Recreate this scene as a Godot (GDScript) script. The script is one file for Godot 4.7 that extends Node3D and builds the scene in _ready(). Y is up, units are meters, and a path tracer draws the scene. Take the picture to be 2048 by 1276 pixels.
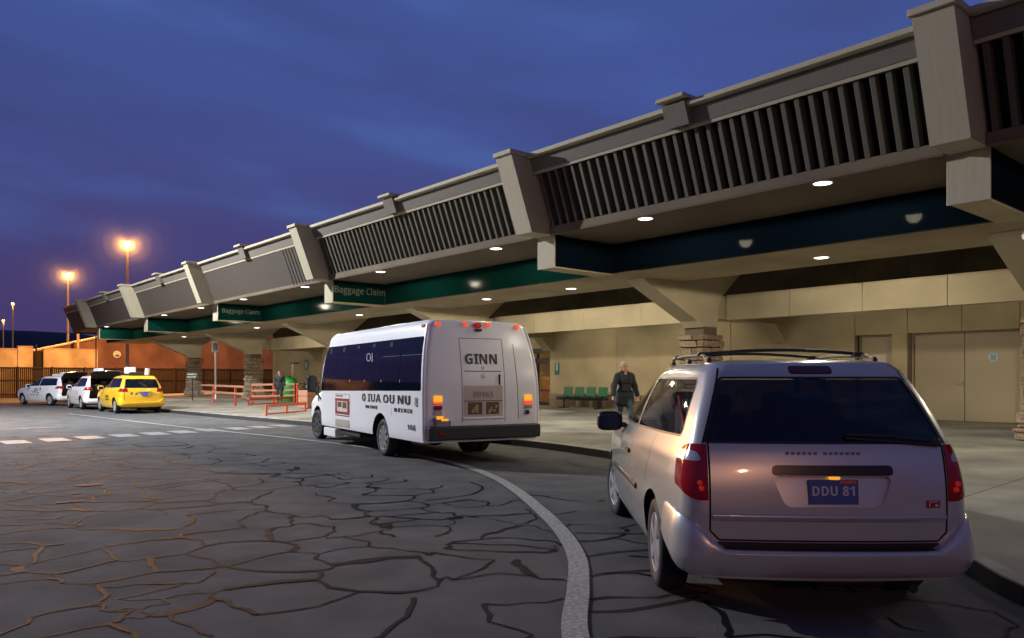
extends Node3D
# An airport terminal kerb at dusk: shuttle bus, minivan and taxis under a lit canopy.
# World: -Z runs along the terminal away from the viewer, +X towards the terminal wall, y up, metres.

class Geo:
	var p := PackedVector3Array()
	var n := PackedVector3Array()
	func tri(a: Vector3, b: Vector3, c: Vector3, na: Vector3, nb: Vector3, nc: Vector3) -> void:
		if (b - a).cross(c - a).dot(na + nb + nc) > 0.0:
			p.append_array([a, c, b]); n.append_array([na, nc, nb])
		else:
			p.append_array([a, b, c]); n.append_array([na, nb, nc])
	func quad(a: Vector3, b: Vector3, c: Vector3, d: Vector3, nn: Vector3) -> void:
		tri(a, b, c, nn, nn, nn); tri(a, c, d, nn, nn, nn)
	func flat(a: Vector3, b: Vector3, c: Vector3, away := Vector3.ZERO) -> void:
		var m := (b - a).cross(c - a).normalized()
		if m.dot((a + b + c) / 3.0 - away) < 0.0: m = -m
		tri(a, b, c, m, m, m)
	func add(o: Geo) -> Geo:
		p.append_array(o.p); n.append_array(o.n); return self
	func moved(t: Transform3D) -> Geo:
		var o := Geo.new()
		var nb := t.basis.inverse().transposed()
		o.p.resize(p.size()); o.n.resize(n.size())
		for i in p.size():
			o.p[i] = t * p[i]; o.n[i] = (nb * n[i]).normalized()
		if t.basis.determinant() < 0.0:
			for i in range(0, p.size(), 3):
				var a := o.p[i + 1]; o.p[i + 1] = o.p[i + 2]; o.p[i + 2] = a
				a = o.n[i + 1]; o.n[i + 1] = o.n[i + 2]; o.n[i + 2] = a
		return o
	func pushed(d: float) -> Geo:
		var o := Geo.new()
		o.p.resize(p.size()); o.n = n.duplicate()
		for i in p.size(): o.p[i] = p[i] + n[i] * d
		return o

var M := {}
var taken := {}
var rng := RandomNumberGenerator.new()
const YAW := 40.8
const EYE := 1.55
const CURB := [Vector2(3.4, 9.0), Vector2(3.6, 4.0), Vector2(4.4, 1.0), Vector2(5.35, -0.8), Vector2(6.1, -1.75), Vector2(6.85, -2.4), Vector2(8.2, -3.9), Vector2(9.6, -6.2), Vector2(10.6, -8.4), Vector2(11.2, -10.2), Vector2(11.6, -12.4), Vector2(11.7, -15.0), Vector2(11.55, -20.0), Vector2(11.3, -26.0), Vector2(11.1, -31.0), Vector2(11.0, -37.0), Vector2(11.0, -46.0), Vector2(11.0, -64.0)]
const LINE := [Vector2(2.6, -2.3), Vector2(3.28, -3.22), Vector2(4.05, -3.95), Vector2(4.75, -4.65), Vector2(5.45, -5.55), Vector2(6.2, -6.7), Vector2(6.95, -7.95), Vector2(7.6, -9.2), Vector2(8.15, -10.6), Vector2(8.5, -12.0), Vector2(8.72, -14.2), Vector2(8.75, -17.0), Vector2(8.55, -20.0), Vector2(8.25, -23.0), Vector2(7.95, -27.0), Vector2(7.7, -31.5), Vector2(7.3, -38.0)]

# ---------------------------------------------------------------- naming and tagging
func numbered(called: String, parent: Node) -> String:
	var key := str(parent.get_instance_id()) + called
	var k: int = taken.get(key, 0)
	taken[key] = k + 1
	return called if k == 0 else "%s_%03d" % [called, k]

func put(o: Node, called: String, parent: Node = self) -> Node:
	o.name = numbered(called, parent)
	parent.add_child(o, true)
	return o

func tag(o: Node, label := "", category := "", group := "", kind := "") -> Node:
	if label: o.set_meta("label", label)
	if category: o.set_meta("category", category)
	if group: o.set_meta("group", group)
	if kind: o.set_meta("kind", kind)
	return o

func thing(called: String, label: String, category: String, at := Vector3.ZERO, turn := 0.0, group := "") -> Node3D:
	var o := Node3D.new()
	put(o, called)
	o.position = at; o.rotation_degrees.y = turn
	tag(o, label, category, group)
	return o

func mesh_of(g: Geo) -> ArrayMesh:
	var a := []
	a.resize(Mesh.ARRAY_MAX)
	a[Mesh.ARRAY_VERTEX] = g.p; a[Mesh.ARRAY_NORMAL] = g.n
	var m := ArrayMesh.new()
	m.add_surface_from_arrays(Mesh.PRIMITIVE_TRIANGLES, a)
	return m

func part(called: String, g: Geo, m: Material, parent: Node = self, label := "") -> MeshInstance3D:
	var o := MeshInstance3D.new()
	if g.p.size() == 0: g.flat(Vector3.ZERO, Vector3(0.001, 0, 0), Vector3(0, 0.001, 0), Vector3(0, 0, 1))
	o.mesh = mesh_of(g)
	o.material_override = m
	put(o, called, parent)
	if label: o.set_meta("label", label)
	return o

func part_mesh(called: String, mesh: Mesh, m: Material, parent: Node, t := Transform3D()) -> MeshInstance3D:
	var o := MeshInstance3D.new()
	o.mesh = mesh; o.material_override = m; o.transform = t
	put(o, called, parent)
	return o

# ---------------------------------------------------------------- shapes
func T(at: Vector3, rot := Vector3.ZERO) -> Transform3D:
	return Transform3D(Basis.from_euler(rot * PI / 180.0), at)

func box(g: Geo, at: Vector3, s: Vector3, b := 0.0, rot := Vector3.ZERO) -> Geo:
	return box_t(g, T(at, rot), s, b)

func box_t(g: Geo, t: Transform3D, s: Vector3, b := 0.0) -> Geo:
	var h := s * 0.5
	b = minf(b, minf(h.x, minf(h.y, h.z)) * 0.95)
	for ax in 3:
		var i := (ax + 1) % 3
		var j := (ax + 2) % 3
		for sg in [-1.0, 1.0]:
			var nn := Vector3.ZERO; nn[ax] = sg
			nn = (t.basis * nn).normalized()
			var c: Array[Vector3] = []
			for q in [[-1, -1], [1, -1], [1, 1], [-1, 1]]:
				var v := Vector3.ZERO
				v[ax] = sg * h[ax]; v[i] = q[0] * (h[i] - b); v[j] = q[1] * (h[j] - b)
				c.append(t * v)
			g.quad(c[0], c[1], c[2], c[3], nn)
	if b > 0.0:
		for k in 3:
			var i := (k + 1) % 3
			var j := (k + 2) % 3
			for si in [-1.0, 1.0]:
				for sj in [-1.0, 1.0]:
					var a0 := Vector3.ZERO; var a1 := Vector3.ZERO; var b0 := Vector3.ZERO; var b1 := Vector3.ZERO
					var ni := Vector3.ZERO; var nj := Vector3.ZERO
					ni[i] = si; nj[j] = sj
					a0[i] = si * h[i]; a0[j] = sj * (h[j] - b); a0[k] = h[k] - b
					a1 = a0; a1[k] = -a0[k]
					b0[i] = si * (h[i] - b); b0[j] = sj * h[j]; b0[k] = h[k] - b
					b1 = b0; b1[k] = -b0[k]
					var na := (t.basis * ni).normalized()
					var nb := (t.basis * nj).normalized()
					g.tri(t * a0, t * a1, t * b1, na, na, nb)
					g.tri(t * a0, t * b1, t * b0, na, nb, nb)
		for sx in [-1.0, 1.0]:
			for sy in [-1.0, 1.0]:
				for sz in [-1.0, 1.0]:
					var x := t * Vector3(sx * h.x, sy * (h.y - b), sz * (h.z - b))
					var y := t * Vector3(sx * (h.x - b), sy * h.y, sz * (h.z - b))
					var z := t * Vector3(sx * (h.x - b), sy * (h.y - b), sz * h.z)
					g.tri(x, y, z, (t.basis * Vector3(sx, 0, 0)).normalized(), (t.basis * Vector3(0, sy, 0)).normalized(), (t.basis * Vector3(0, 0, sz)).normalized())
	return g

func pebble(g: Geo, t: Transform3D, s: Vector3, sq := 0.6, n := 18) -> Geo:  # a rounded lump, between a box (small sq) and an ellipsoid (1)
	var rows := []
	for i in n / 2 + 1:
		var v := -PI / 2 + PI * i / (n / 2)
		var row := PackedVector3Array()
		for j in n:
			var u := TAU * j / n
			var cv := pow(absf(cos(v)), sq); var sv := signf(sin(v)) * pow(absf(sin(v)), sq)
			row.append(Vector3(signf(cos(u)) * pow(absf(cos(u)), sq) * cv * s.x / 2, sv * s.y / 2, signf(sin(u)) * pow(absf(sin(u)), sq) * cv * s.z / 2))
		rows.append(row)
	g.add(loft(rows).moved(t)); return g

func ccw(poly: PackedVector2Array) -> PackedVector2Array:
	if Geometry2D.is_polygon_clockwise(poly):  # in y-up terms: make the order positive
		pass
	var s := 0.0
	for i in poly.size():
		s += poly[i].cross(poly[(i + 1) % poly.size()])
	if s < 0.0: poly.reverse()
	return poly

func rounded(pts: Array, r: float, steps := 5) -> PackedVector2Array:
	var o := PackedVector2Array()
	var k := pts.size()
	for i in k:
		var a: Vector2 = pts[(i + k - 1) % k]; var b: Vector2 = pts[i]; var c: Vector2 = pts[(i + 1) % k]
		var d := minf(r, 0.45 * minf(a.distance_to(b), c.distance_to(b)))
		var s := b + (a - b).normalized() * d
		var e := b + (c - b).normalized() * d
		for q in steps + 1:
			var f := float(q) / steps
			o.append(s.lerp(b, f).lerp(b.lerp(e, f), f))
	return o

func prism(g: Geo, t: Transform3D, pts: PackedVector2Array, depth: float, smooth := false) -> Geo:
	pts = ccw(pts)
	var idx := Geometry2D.triangulate_polygon(pts)
	var up := (t.basis * Vector3(0, 0, 1)).normalized()
	for i in range(0, idx.size(), 3):
		var a := pts[idx[i]]; var b := pts[idx[i + 1]]; var c := pts[idx[i + 2]]
		g.tri(t * Vector3(a.x, a.y, depth / 2), t * Vector3(b.x, b.y, depth / 2), t * Vector3(c.x, c.y, depth / 2), up, up, up)
		g.tri(t * Vector3(a.x, a.y, -depth / 2), t * Vector3(b.x, b.y, -depth / 2), t * Vector3(c.x, c.y, -depth / 2), -up, -up, -up)
	var k := pts.size()
	for i in k:
		var a := pts[i]; var b := pts[(i + 1) % k]
		var e := b - a
		var m := Vector3(e.y, -e.x, 0).normalized()
		var na := m; var nb := m
		if smooth:
			var z := pts[(i + k - 1) % k]; var c := pts[(i + 2) % k]
			na = (m + Vector3((a - z).y, -(a - z).x, 0).normalized()).normalized()
			nb = (m + Vector3((c - b).y, -(c - b).x, 0).normalized()).normalized()
		na = (t.basis * na).normalized(); nb = (t.basis * nb).normalized()
		var a0 := t * Vector3(a.x, a.y, -depth / 2); var a1 := t * Vector3(a.x, a.y, depth / 2)
		var b0 := t * Vector3(b.x, b.y, -depth / 2); var b1 := t * Vector3(b.x, b.y, depth / 2)
		g.tri(a0, b0, b1, na, nb, nb); g.tri(a0, b1, a1, na, nb, na)
	return g

func tube(g: Geo, pts: Array, r, sides := 8, caps := true) -> Geo:
	var k := pts.size()
	var up := Vector3.UP
	var d0: Vector3 = (pts[1] - pts[0]).normalized()
	if absf(d0.dot(up)) > 0.9: up = Vector3.RIGHT
	var side := d0.cross(up).normalized()
	var rows := []; var nrm := []
	for i in k:
		var d: Vector3 = ((pts[mini(i + 1, k - 1)] - pts[maxi(i - 1, 0)]) as Vector3).normalized()
		side = (side - d * side.dot(d)).normalized()
		var other := d.cross(side)
		var row := PackedVector3Array(); var nr := PackedVector3Array()
		var rr: float = r[i] if r is Array else r
		for j in sides:
			var a := TAU * j / sides
			var v := side * cos(a) + other * sin(a)
			row.append(pts[i] + v * rr); nr.append(v)
		rows.append(row); nrm.append(nr)
	for i in k - 1:
		for j in sides:
			var q := (j + 1) % sides
			g.tri(rows[i][j], rows[i + 1][j], rows[i + 1][q], nrm[i][j], nrm[i + 1][j], nrm[i + 1][q])
			g.tri(rows[i][j], rows[i + 1][q], rows[i][q], nrm[i][j], nrm[i + 1][q], nrm[i][q])
	if caps:
		for e in [0, k - 1]:
			var d: Vector3 = ((pts[1] - pts[0]) if e == 0 else (pts[k - 1] - pts[k - 2])).normalized() * (-1.0 if e == 0 else 1.0)
			for j in sides:
				g.tri(pts[e], rows[e][j], rows[e][(j + 1) % sides], d, d, d)
	return g

func lathe(g: Geo, t: Transform3D, prof: Array, sides := 24) -> Geo:  # profile of (radius, height), turned round the local y axis, listed so that its outside is on the right when walking up
	var k := prof.size()
	var sn := []
	for i in k - 1:
		var e: Vector2 = prof[i + 1] - prof[i]
		sn.append(Vector2(e.y, -e.x).normalized())
	for i in k - 1:
		var a: Vector2 = prof[i]; var b: Vector2 = prof[i + 1]
		var na: Vector2 = sn[i]; var nb: Vector2 = sn[i]
		if i > 0 and sn[i - 1].dot(sn[i]) > 0.7: na = (sn[i] + sn[i - 1]).normalized()
		if i < k - 2 and sn[i + 1].dot(sn[i]) > 0.7: nb = (sn[i] + sn[i + 1]).normalized()
		for j in sides:
			var q0 := Vector2.from_angle(TAU * j / sides); var q1 := Vector2.from_angle(TAU * (j + 1) / sides)
			var a0 := t * Vector3(q0.x * a.x, a.y, q0.y * a.x); var a1 := t * Vector3(q1.x * a.x, a.y, q1.y * a.x)
			var b0 := t * Vector3(q0.x * b.x, b.y, q0.y * b.x); var b1 := t * Vector3(q1.x * b.x, b.y, q1.y * b.x)
			var m0 := (t.basis * Vector3(q0.x * na.x, na.y, q0.y * na.x)).normalized(); var m1 := (t.basis * Vector3(q1.x * na.x, na.y, q1.y * na.x)).normalized()
			var k0 := (t.basis * Vector3(q0.x * nb.x, nb.y, q0.y * nb.x)).normalized(); var k1 := (t.basis * Vector3(q1.x * nb.x, nb.y, q1.y * nb.x)).normalized()
			if b.x > 1e-5: g.tri(a0, b0, b1, m0, k0, k1)
			if a.x > 1e-5: g.tri(a0, b1, a1, m0, k1, m1)
	return g

func sheet(g: Geo, pts: PackedVector2Array, y: float) -> Geo:  # a flat sheet on the ground, points are (x, z)
	var idx := Geometry2D.triangulate_polygon(pts)
	for i in range(0, idx.size(), 3):
		var a := pts[idx[i]]; var b := pts[idx[i + 1]]; var c := pts[idx[i + 2]]
		g.tri(Vector3(a.x, y, a.y), Vector3(b.x, y, b.y), Vector3(c.x, y, c.y), Vector3.UP, Vector3.UP, Vector3.UP)
	return g

func curve(pts: Array, steps: int) -> PackedVector2Array:  # a smooth line through 2D points
	var o := PackedVector2Array()
	var k := pts.size()
	for i in k - 1:
		var a: Vector2 = pts[maxi(i - 1, 0)]; var b: Vector2 = pts[i]; var c: Vector2 = pts[i + 1]; var d: Vector2 = pts[mini(i + 2, k - 1)]
		for s in steps:
			o.append(b.cubic_interpolate(c, a, d, float(s) / steps))
	o.append(pts[k - 1])
	return o

func strip(g: Geo, pts: PackedVector2Array, w, y: float) -> Geo:  # a painted line or seal of some width on the ground
	var k := pts.size()
	var l := []; var r := []
	for i in k:
		var d := (pts[mini(i + 1, k - 1)] - pts[maxi(i - 1, 0)]).normalized()
		var s: Vector2 = Vector2(-d.y, d.x) * (w[i] if w is Array or w is PackedFloat32Array else w) * 0.5
		l.append(Vector3(pts[i].x + s.x, y, pts[i].y + s.y)); r.append(Vector3(pts[i].x - s.x, y, pts[i].y - s.y))
	for i in k - 1:
		g.tri(l[i], l[i + 1], r[i + 1], Vector3.UP, Vector3.UP, Vector3.UP)
		g.tri(l[i], r[i + 1], r[i], Vector3.UP, Vector3.UP, Vector3.UP)
	return g

func loft(rows: Array, closed := true) -> Geo:  # rows of equal length, smooth normals
	var g := Geo.new()
	var nr := rows.size(); var k: int = rows[0].size()
	var acc := []
	for i in nr:
		var z := PackedVector3Array(); z.resize(k); acc.append(z)
	var last := k if closed else k - 1
	var mid := Vector3.ZERO
	for row in rows:
		for v in row: mid += v
	mid /= nr * k
	var sgn := 0.0
	for i in nr - 1:
		for j in last:
			var q := (j + 1) % k
			var fn: Vector3 = (rows[i + 1][q] - rows[i][j]).cross(rows[i + 1][j] - rows[i][q])
			sgn += fn.dot(rows[i][j] - mid)
			acc[i][j] += fn; acc[i][q] += fn; acc[i + 1][j] += fn; acc[i + 1][q] += fn
	var s := 1.0 if sgn >= 0.0 else -1.0
	for i in nr:
		for j in k: acc[i][j] = acc[i][j].normalized() * s
	for i in nr - 1:
		for j in last:
			var q := (j + 1) % k
			g.tri(rows[i][j], rows[i + 1][j], rows[i + 1][q], acc[i][j], acc[i + 1][j], acc[i + 1][q])
			g.tri(rows[i][j], rows[i + 1][q], rows[i][q], acc[i][j], acc[i + 1][q], acc[i][q])
	return g

# cuts a convex polygon, seen along one axis, out of a surface: returns [inside, outside]
func cut(g: Geo, pts: PackedVector2Array, axis: String, lo := -1e9, hi := 1e9) -> Array:
	pts = ccw(pts.duplicate())
	var inn := Geo.new(); var out := Geo.new()
	var bmin := pts[0]; var bmax := pts[0]
	for q in pts:
		bmin = bmin.min(q); bmax = bmax.max(q)
	var side := axis == "side"   # side: looks along x at (z, y); back: along z at (x, y); top: along y at (x, z)
	var top := axis == "top"
	for i in range(0, g.p.size(), 3):
		var c := (g.p[i] + g.p[i + 1] + g.p[i + 2]) / 3.0
		var along := c.x if side else c.y if top else c.z
		var skip := along < lo or along > hi
		var flat: Array[Vector2] = []
		if not skip:
			for q in 3:
				var v := g.p[i + q]
				flat.append(Vector2(v.z, v.y) if side else Vector2(v.x, v.z) if top else Vector2(v.x, v.y))
			var tmin := flat[0].min(flat[1]).min(flat[2]); var tmax := flat[0].max(flat[1]).max(flat[2])
			skip = tmin.x > bmax.x or tmax.x < bmin.x or tmin.y > bmax.y or tmax.y < bmin.y
		if skip:
			for q in 3:
				out.p.append(g.p[i + q]); out.n.append(g.n[i + q])
			continue
		var rest := [[flat[0], g.p[i], g.n[i]], [flat[1], g.p[i + 1], g.n[i + 1]], [flat[2], g.p[i + 2], g.n[i + 2]]]
		for e in pts.size():
			if rest.size() < 3: break
			var a := pts[e]; var d := pts[(e + 1) % pts.size()] - a
			var keep := []; var off := []
			for q in rest.size():
				var u = rest[q]; var w = rest[(q + 1) % rest.size()]
				var du := d.cross(u[0] - a); var dw := d.cross(w[0] - a)
				if du >= 0.0: keep.append(u)
				else: off.append(u)
				if (du >= 0.0) != (dw >= 0.0):
					var f := du / (du - dw)
					var x := [u[0].lerp(w[0], f), u[1].lerp(w[1], f), u[2].lerp(w[2], f).normalized()]
					keep.append(x); off.append(x)
			for q in range(1, off.size() - 1): out.tri(off[0][1], off[q][1], off[q + 1][1], off[0][2], off[q][2], off[q + 1][2])
			rest = keep
		for q in range(1, rest.size() - 1): inn.tri(rest[0][1], rest[q][1], rest[q + 1][1], rest[0][2], rest[q][2], rest[q + 1][2])
	return [inn, out]

func text_mesh(s: String, size: float, depth: float, font: Font) -> TextMesh:
	var t := TextMesh.new()
	t.text = s; t.font = font; t.font_size = 48
	t.pixel_size = size / 48.0; t.depth = depth; t.curve_step = 2.0
	return t

# ---------------------------------------------------------------- materials
func noise_tex(freq: float, lo: float, hi: float, sd: int, size := 512, octaves := 4, kind := FastNoiseLite.TYPE_SIMPLEX_SMOOTH, bumps := 0.0) -> NoiseTexture2D:
	var f := FastNoiseLite.new()
	f.noise_type = kind; f.frequency = freq; f.seed = sd; f.fractal_octaves = octaves
	var t := NoiseTexture2D.new()
	t.width = size; t.height = size; t.seamless = true; t.noise = f
	if bumps > 0.0:
		t.as_normal_map = true; t.bump_strength = bumps
	else:
		var r := Gradient.new()
		r.set_color(0, Color(lo, lo, lo)); r.set_color(1, Color(hi, hi, hi))
		t.color_ramp = r
	return t

func mat(c: Color, rough: float, metal := 0.0) -> StandardMaterial3D:
	var m := StandardMaterial3D.new()
	m.albedo_color = c.linear_to_srgb(); m.roughness = rough; m.metallic = metal
	return m

func grain(m: StandardMaterial3D, albedo: Texture2D, scale: float, normal: Texture2D = null, strength := 1.0) -> StandardMaterial3D:
	m.uv1_triplanar = true; m.uv1_world_triplanar = true
	m.uv1_scale = Vector3.ONE * scale
	m.albedo_texture = albedo
	if normal:
		m.normal_enabled = true; m.normal_texture = normal; m.normal_scale = strength
	return m

func lit(c: Color, e: float) -> StandardMaterial3D:
	var m := mat(Color(c.r * 0.4, c.g * 0.4, c.b * 0.4), 0.4)
	m.emission_enabled = true; m.emission = c.linear_to_srgb(); m.emission_energy_multiplier = e
	return m

func pane(c: Color, alpha: float) -> StandardMaterial3D:
	var m := mat(c, 0.04)
	m.transparency = BaseMaterial3D.TRANSPARENCY_ALPHA
	m.albedo_color.a = alpha
	return m

func paint(c: Color, metal := 0.0, rough := 0.35) -> StandardMaterial3D:
	var m := mat(c, rough, metal)
	m.clearcoat_enabled = true; m.clearcoat = 0.9; m.clearcoat_roughness = 0.05
	return m

func make_materials() -> void:
	var blotch := noise_tex(0.006, 0.64, 1.0, 11, 512, 5)
	var soft := noise_tex(0.006, 0.84, 1.0, 19, 512, 5)
	var fine := noise_tex(0.12, 0.86, 1.0, 12, 512, 3)
	var speck := noise_tex(0.11, 0.42, 1.0, 13, 1024, 4)
	var patchy := noise_tex(0.012, 0.8, 1.0, 18, 1024, 6)
	var rough_n := noise_tex(0.25, 0, 1, 14, 1024, 3, FastNoiseLite.TYPE_SIMPLEX_SMOOTH, 6.0)
	var stucco_n := noise_tex(0.2, 0, 1, 15, 512, 3, FastNoiseLite.TYPE_SIMPLEX_SMOOTH, 3.0)
	var stone_t := noise_tex(0.03, 0.5, 1.0, 16, 512, 5)
	var stone_n := noise_tex(0.05, 0, 1, 17, 512, 5, FastNoiseLite.TYPE_SIMPLEX_SMOOTH, 10.0)
	var streak := noise_tex(0.02, 0.94, 1.0, 23, 512, 5)
	M.asphalt = grain(mat(Color(0.31, 0.308, 0.31), 1.0), speck, 0.9, rough_n, 0.45)
	M.asphalt.metallic_specular = 0.17
	M.asphalt.detail_enabled = true; M.asphalt.detail_albedo = patchy; M.asphalt.detail_blend_mode = BaseMaterial3D.BLEND_MODE_MUL
	M.asphalt.detail_uv_layer = BaseMaterial3D.DETAIL_UV_2; M.asphalt.uv2_triplanar = true; M.asphalt.uv2_world_triplanar = true; M.asphalt.uv2_scale = Vector3.ONE * 0.09
	M.ground = grain(mat(Color(0.09, 0.085, 0.08), 0.9), blotch, 0.05)
	M.tar = grain(mat(Color(0.014, 0.014, 0.015), 0.66), fine, 0.7, rough_n, 0.25)
	M.tar.metallic_specular = 0.13
	M.line = grain(mat(Color(0.42, 0.42, 0.41), 0.7), noise_tex(0.05, 0.6, 1.0, 21, 512, 6), 0.7, rough_n, 0.3)
	M.walk = grain(mat(Color(0.3, 0.288, 0.24), 0.75), blotch, 0.16, stucco_n, 0.2)
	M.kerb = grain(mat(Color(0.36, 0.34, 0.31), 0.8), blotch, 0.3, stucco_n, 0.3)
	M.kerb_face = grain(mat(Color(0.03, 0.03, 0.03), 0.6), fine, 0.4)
	M.joint = mat(Color(0.05, 0.05, 0.05), 0.9)
	M.stucco = grain(mat(Color(0.52, 0.435, 0.27), 0.85), soft, 0.13, stucco_n, 0.12)
	M.lit_stucco = grain(mat(Color(0.63, 0.545, 0.37), 0.85), soft, 0.13, stucco_n, 0.12)  # stucco made lighter: lamp light on bulkhead and brackets put into the colour
	M.fascia = grain(mat(Color(0.42, 0.375, 0.265), 0.8), streak, 0.2, stucco_n, 0.07)
	M.frieze = grain(mat(Color(0.15, 0.13, 0.108), 0.8), streak, 0.2, stucco_n, 0.06)
	M.fascia.uv1_scale = Vector3(1.3, 0.13, 1.3); M.frieze.uv1_scale = Vector3(1.3, 0.2, 1.3)
	M.louver = mat(Color(0.08, 0.072, 0.05), 0.7)
	M.shaded_wall = grain(mat(Color(0.13, 0.1, 0.055), 0.9), blotch, 0.15)  # wall stucco darkened: shade of the recess above the bulkhead painted in
	M.dark = mat(Color(0.012, 0.012, 0.013), 0.8)
	M.panel = grain(mat(Color(0.058, 0.046, 0.034), 0.75), streak, 0.15)
	M.panel.uv1_scale = Vector3(1.0, 0.15, 1.0)
	M.band = mat(Color(0.002, 0.005, 0.01), 0.06)
	M.band.metallic_specular = 0.05
	M.green_band = mat(Color(0.002, 0.022, 0.018), 0.12)
	M.green_band.metallic_specular = 0.07
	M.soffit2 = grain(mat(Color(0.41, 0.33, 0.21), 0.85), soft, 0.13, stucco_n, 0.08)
	M.soffit = grain(mat(Color(0.15, 0.112, 0.07), 0.85), soft, 0.13, stucco_n, 0.08)  # shade under the canopy and in the ceiling recess put into this brown
	M.sign_text = mat(Color(0.13, 0.125, 0.11), 0.5)
	M.roof = mat(Color(0.2, 0.19, 0.18), 0.9)
	M.stone = []
	for c in [Color(0.5, 0.38, 0.25), Color(0.55, 0.45, 0.31), Color(0.4, 0.3, 0.21), Color(0.5, 0.34, 0.23)]:
		M.stone.append(grain(mat(c, 0.9), stone_t, 1.1, stone_n, 0.9))
	M.mortar = mat(Color(0.14, 0.11, 0.085), 0.95)
	M.door = grain(mat(Color(0.5, 0.42, 0.29), 0.6), fine, 0.5)
	M.steel = mat(Color(0.5, 0.5, 0.5), 0.35, 0.9)
	M.chrome = mat(Color(0.8, 0.8, 0.8), 0.12, 1.0)
	M.alloy = mat(Color(0.8, 0.8, 0.82), 0.28, 0.75)
	M.black = mat(Color(0.012, 0.012, 0.012), 0.45)
	M.rubber = grain(mat(Color(0.016, 0.016, 0.017), 0.75), fine, 3.0)
	M.plastic_white = mat(Color(0.75, 0.75, 0.75), 0.4)
	M.green = mat(Color(0.01, 0.11, 0.045), 0.45)
	M.red_paint = mat(Color(0.5, 0.06, 0.03), 0.5)
	M.rail_wood = mat(Color(0.36, 0.17, 0.1), 0.6)
	M.pole = mat(Color(0.28, 0.26, 0.25), 0.5, 0.3)
	M.silver = paint(Color(0.48, 0.49, 0.465), 0.4, 0.34)
	M.bus_white = paint(Color(0.78, 0.79, 0.8), 0.0, 0.4)
	M.bus_white.clearcoat = 0.35; M.bus_white.clearcoat_roughness = 0.2
	M.taxi_white = paint(Color(0.8, 0.8, 0.78), 0.0, 0.35)
	M.taxi_yellow = paint(Color(0.85, 0.5, 0.01), 0.0, 0.35)
	M.bus_glass = mat(Color(0.004, 0.005, 0.012), 0.06)
	M.tint = pane(Color(0.01, 0.012, 0.02), 0.5)
	M.tint.metallic_specular = 0.16
	M.tint_dark = pane(Color(0.006, 0.007, 0.014), 0.98)
	M.door_glass = pane(Color(0.1, 0.09, 0.07), 0.15)
	M.lens_red = mat(Color(0.28, 0.008, 0.008), 0.1)
	M.lens_clear = mat(Color(0.4, 0.42, 0.5), 0.15, 0.2)
	M.lens_amber = mat(Color(0.8, 0.25, 0.02), 0.15)
	M.amber_lit = lit(Color(1.0, 0.42, 0.03), 0.9)
	M.red_lit = lit(Color(1.0, 0.1, 0.03), 0.75)
	M.red_dim = lit(Color(1.0, 0.03, 0.02), 0.2)
	M.red_dim.albedo_color = Color(0.3, 0.01, 0.01)
	M.down_lit = lit(Color(1.0, 0.95, 0.85), 6.0)
	M.sodium_lit = lit(Color(1.0, 0.6, 0.22), 4.0)
	M.sodium_far = lit(Color(1.0, 0.5, 0.14), 1.7)
	M.lamp_pole = mat(Color(0.15, 0.135, 0.13), 0.6)
	M.interior = mat(Color(0.03, 0.03, 0.032), 0.9)
	M.cloth_grey = grain(mat(Color(0.075, 0.075, 0.08), 0.95), fine, 5.0)
	M.cloth_red = mat(Color(0.6, 0.03, 0.03), 0.8)
	M.mirror_blue = mat(Color(0.004, 0.012, 0.06), 0.15)
	M.plate = mat(Color(0.04, 0.08, 0.25), 0.4)
	M.plate_text = mat(Color(0.55, 0.5, 0.5), 0.5)
	M.tan_vent = mat(Color(0.33, 0.3, 0.22), 0.6)
	M.sign_red = mat(Color(0.3, 0.02, 0.015), 0.4)
	M.teal = mat(Color(0.01, 0.16, 0.14), 0.4)
	M.paper = mat(Color(0.55, 0.52, 0.45), 0.8)
	M.hill = mat(Color(0.05, 0.045, 0.06), 1.0)
	M.fence = grain(mat(Color(0.013, 0.008, 0.006), 0.8), fine, 0.5)
	M.tan_wall = grain(mat(Color(0.68, 0.56, 0.38), 0.8), blotch, 0.1, stucco_n, 0.2)
	M.red_wall = grain(mat(Color(0.29, 0.16, 0.12), 0.85), blotch, 0.08)
	M.skin = mat(Color(0.55, 0.3, 0.22), 0.6)
	M.hair = mat(Color(0.6, 0.55, 0.48), 0.8)
	M.jacket = grain(mat(Color(0.022, 0.03, 0.042), 0.75), fine, 4.0)
	M.vest = grain(mat(Color(0.012, 0.013, 0.014), 0.7), fine, 4.0)
	M.jeans = grain(mat(Color(0.05, 0.075, 0.1), 0.9), fine, 5.0)
	M.shoe = mat(Color(0.3, 0.3, 0.3), 0.6)
	M.wood_int = mat(Color(0.4, 0.2, 0.08), 0.6)
	M.orange_paint = mat(Color(0.5, 0.11, 0.05), 0.55)
	M.foliage = mat(Color(0.02, 0.025, 0.015), 0.9)
	M.picture = mat(Color(0.1, 0.06, 0.03), 0.5)
	M.glint_orange = mat(Color(0.24, 0.075, 0.025), 1.0)  # colour of the painted lamp reflections on the road

# ---------------------------------------------------------------- camera, sky and lights
func view_point(lat: float, depth: float) -> Vector2:  # metres to the right of and ahead of the photographer, as (x, z)
	var a := deg_to_rad(YAW)
	return Vector2(lat * cos(a) + depth * sin(a), lat * sin(a) - depth * cos(a))

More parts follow.
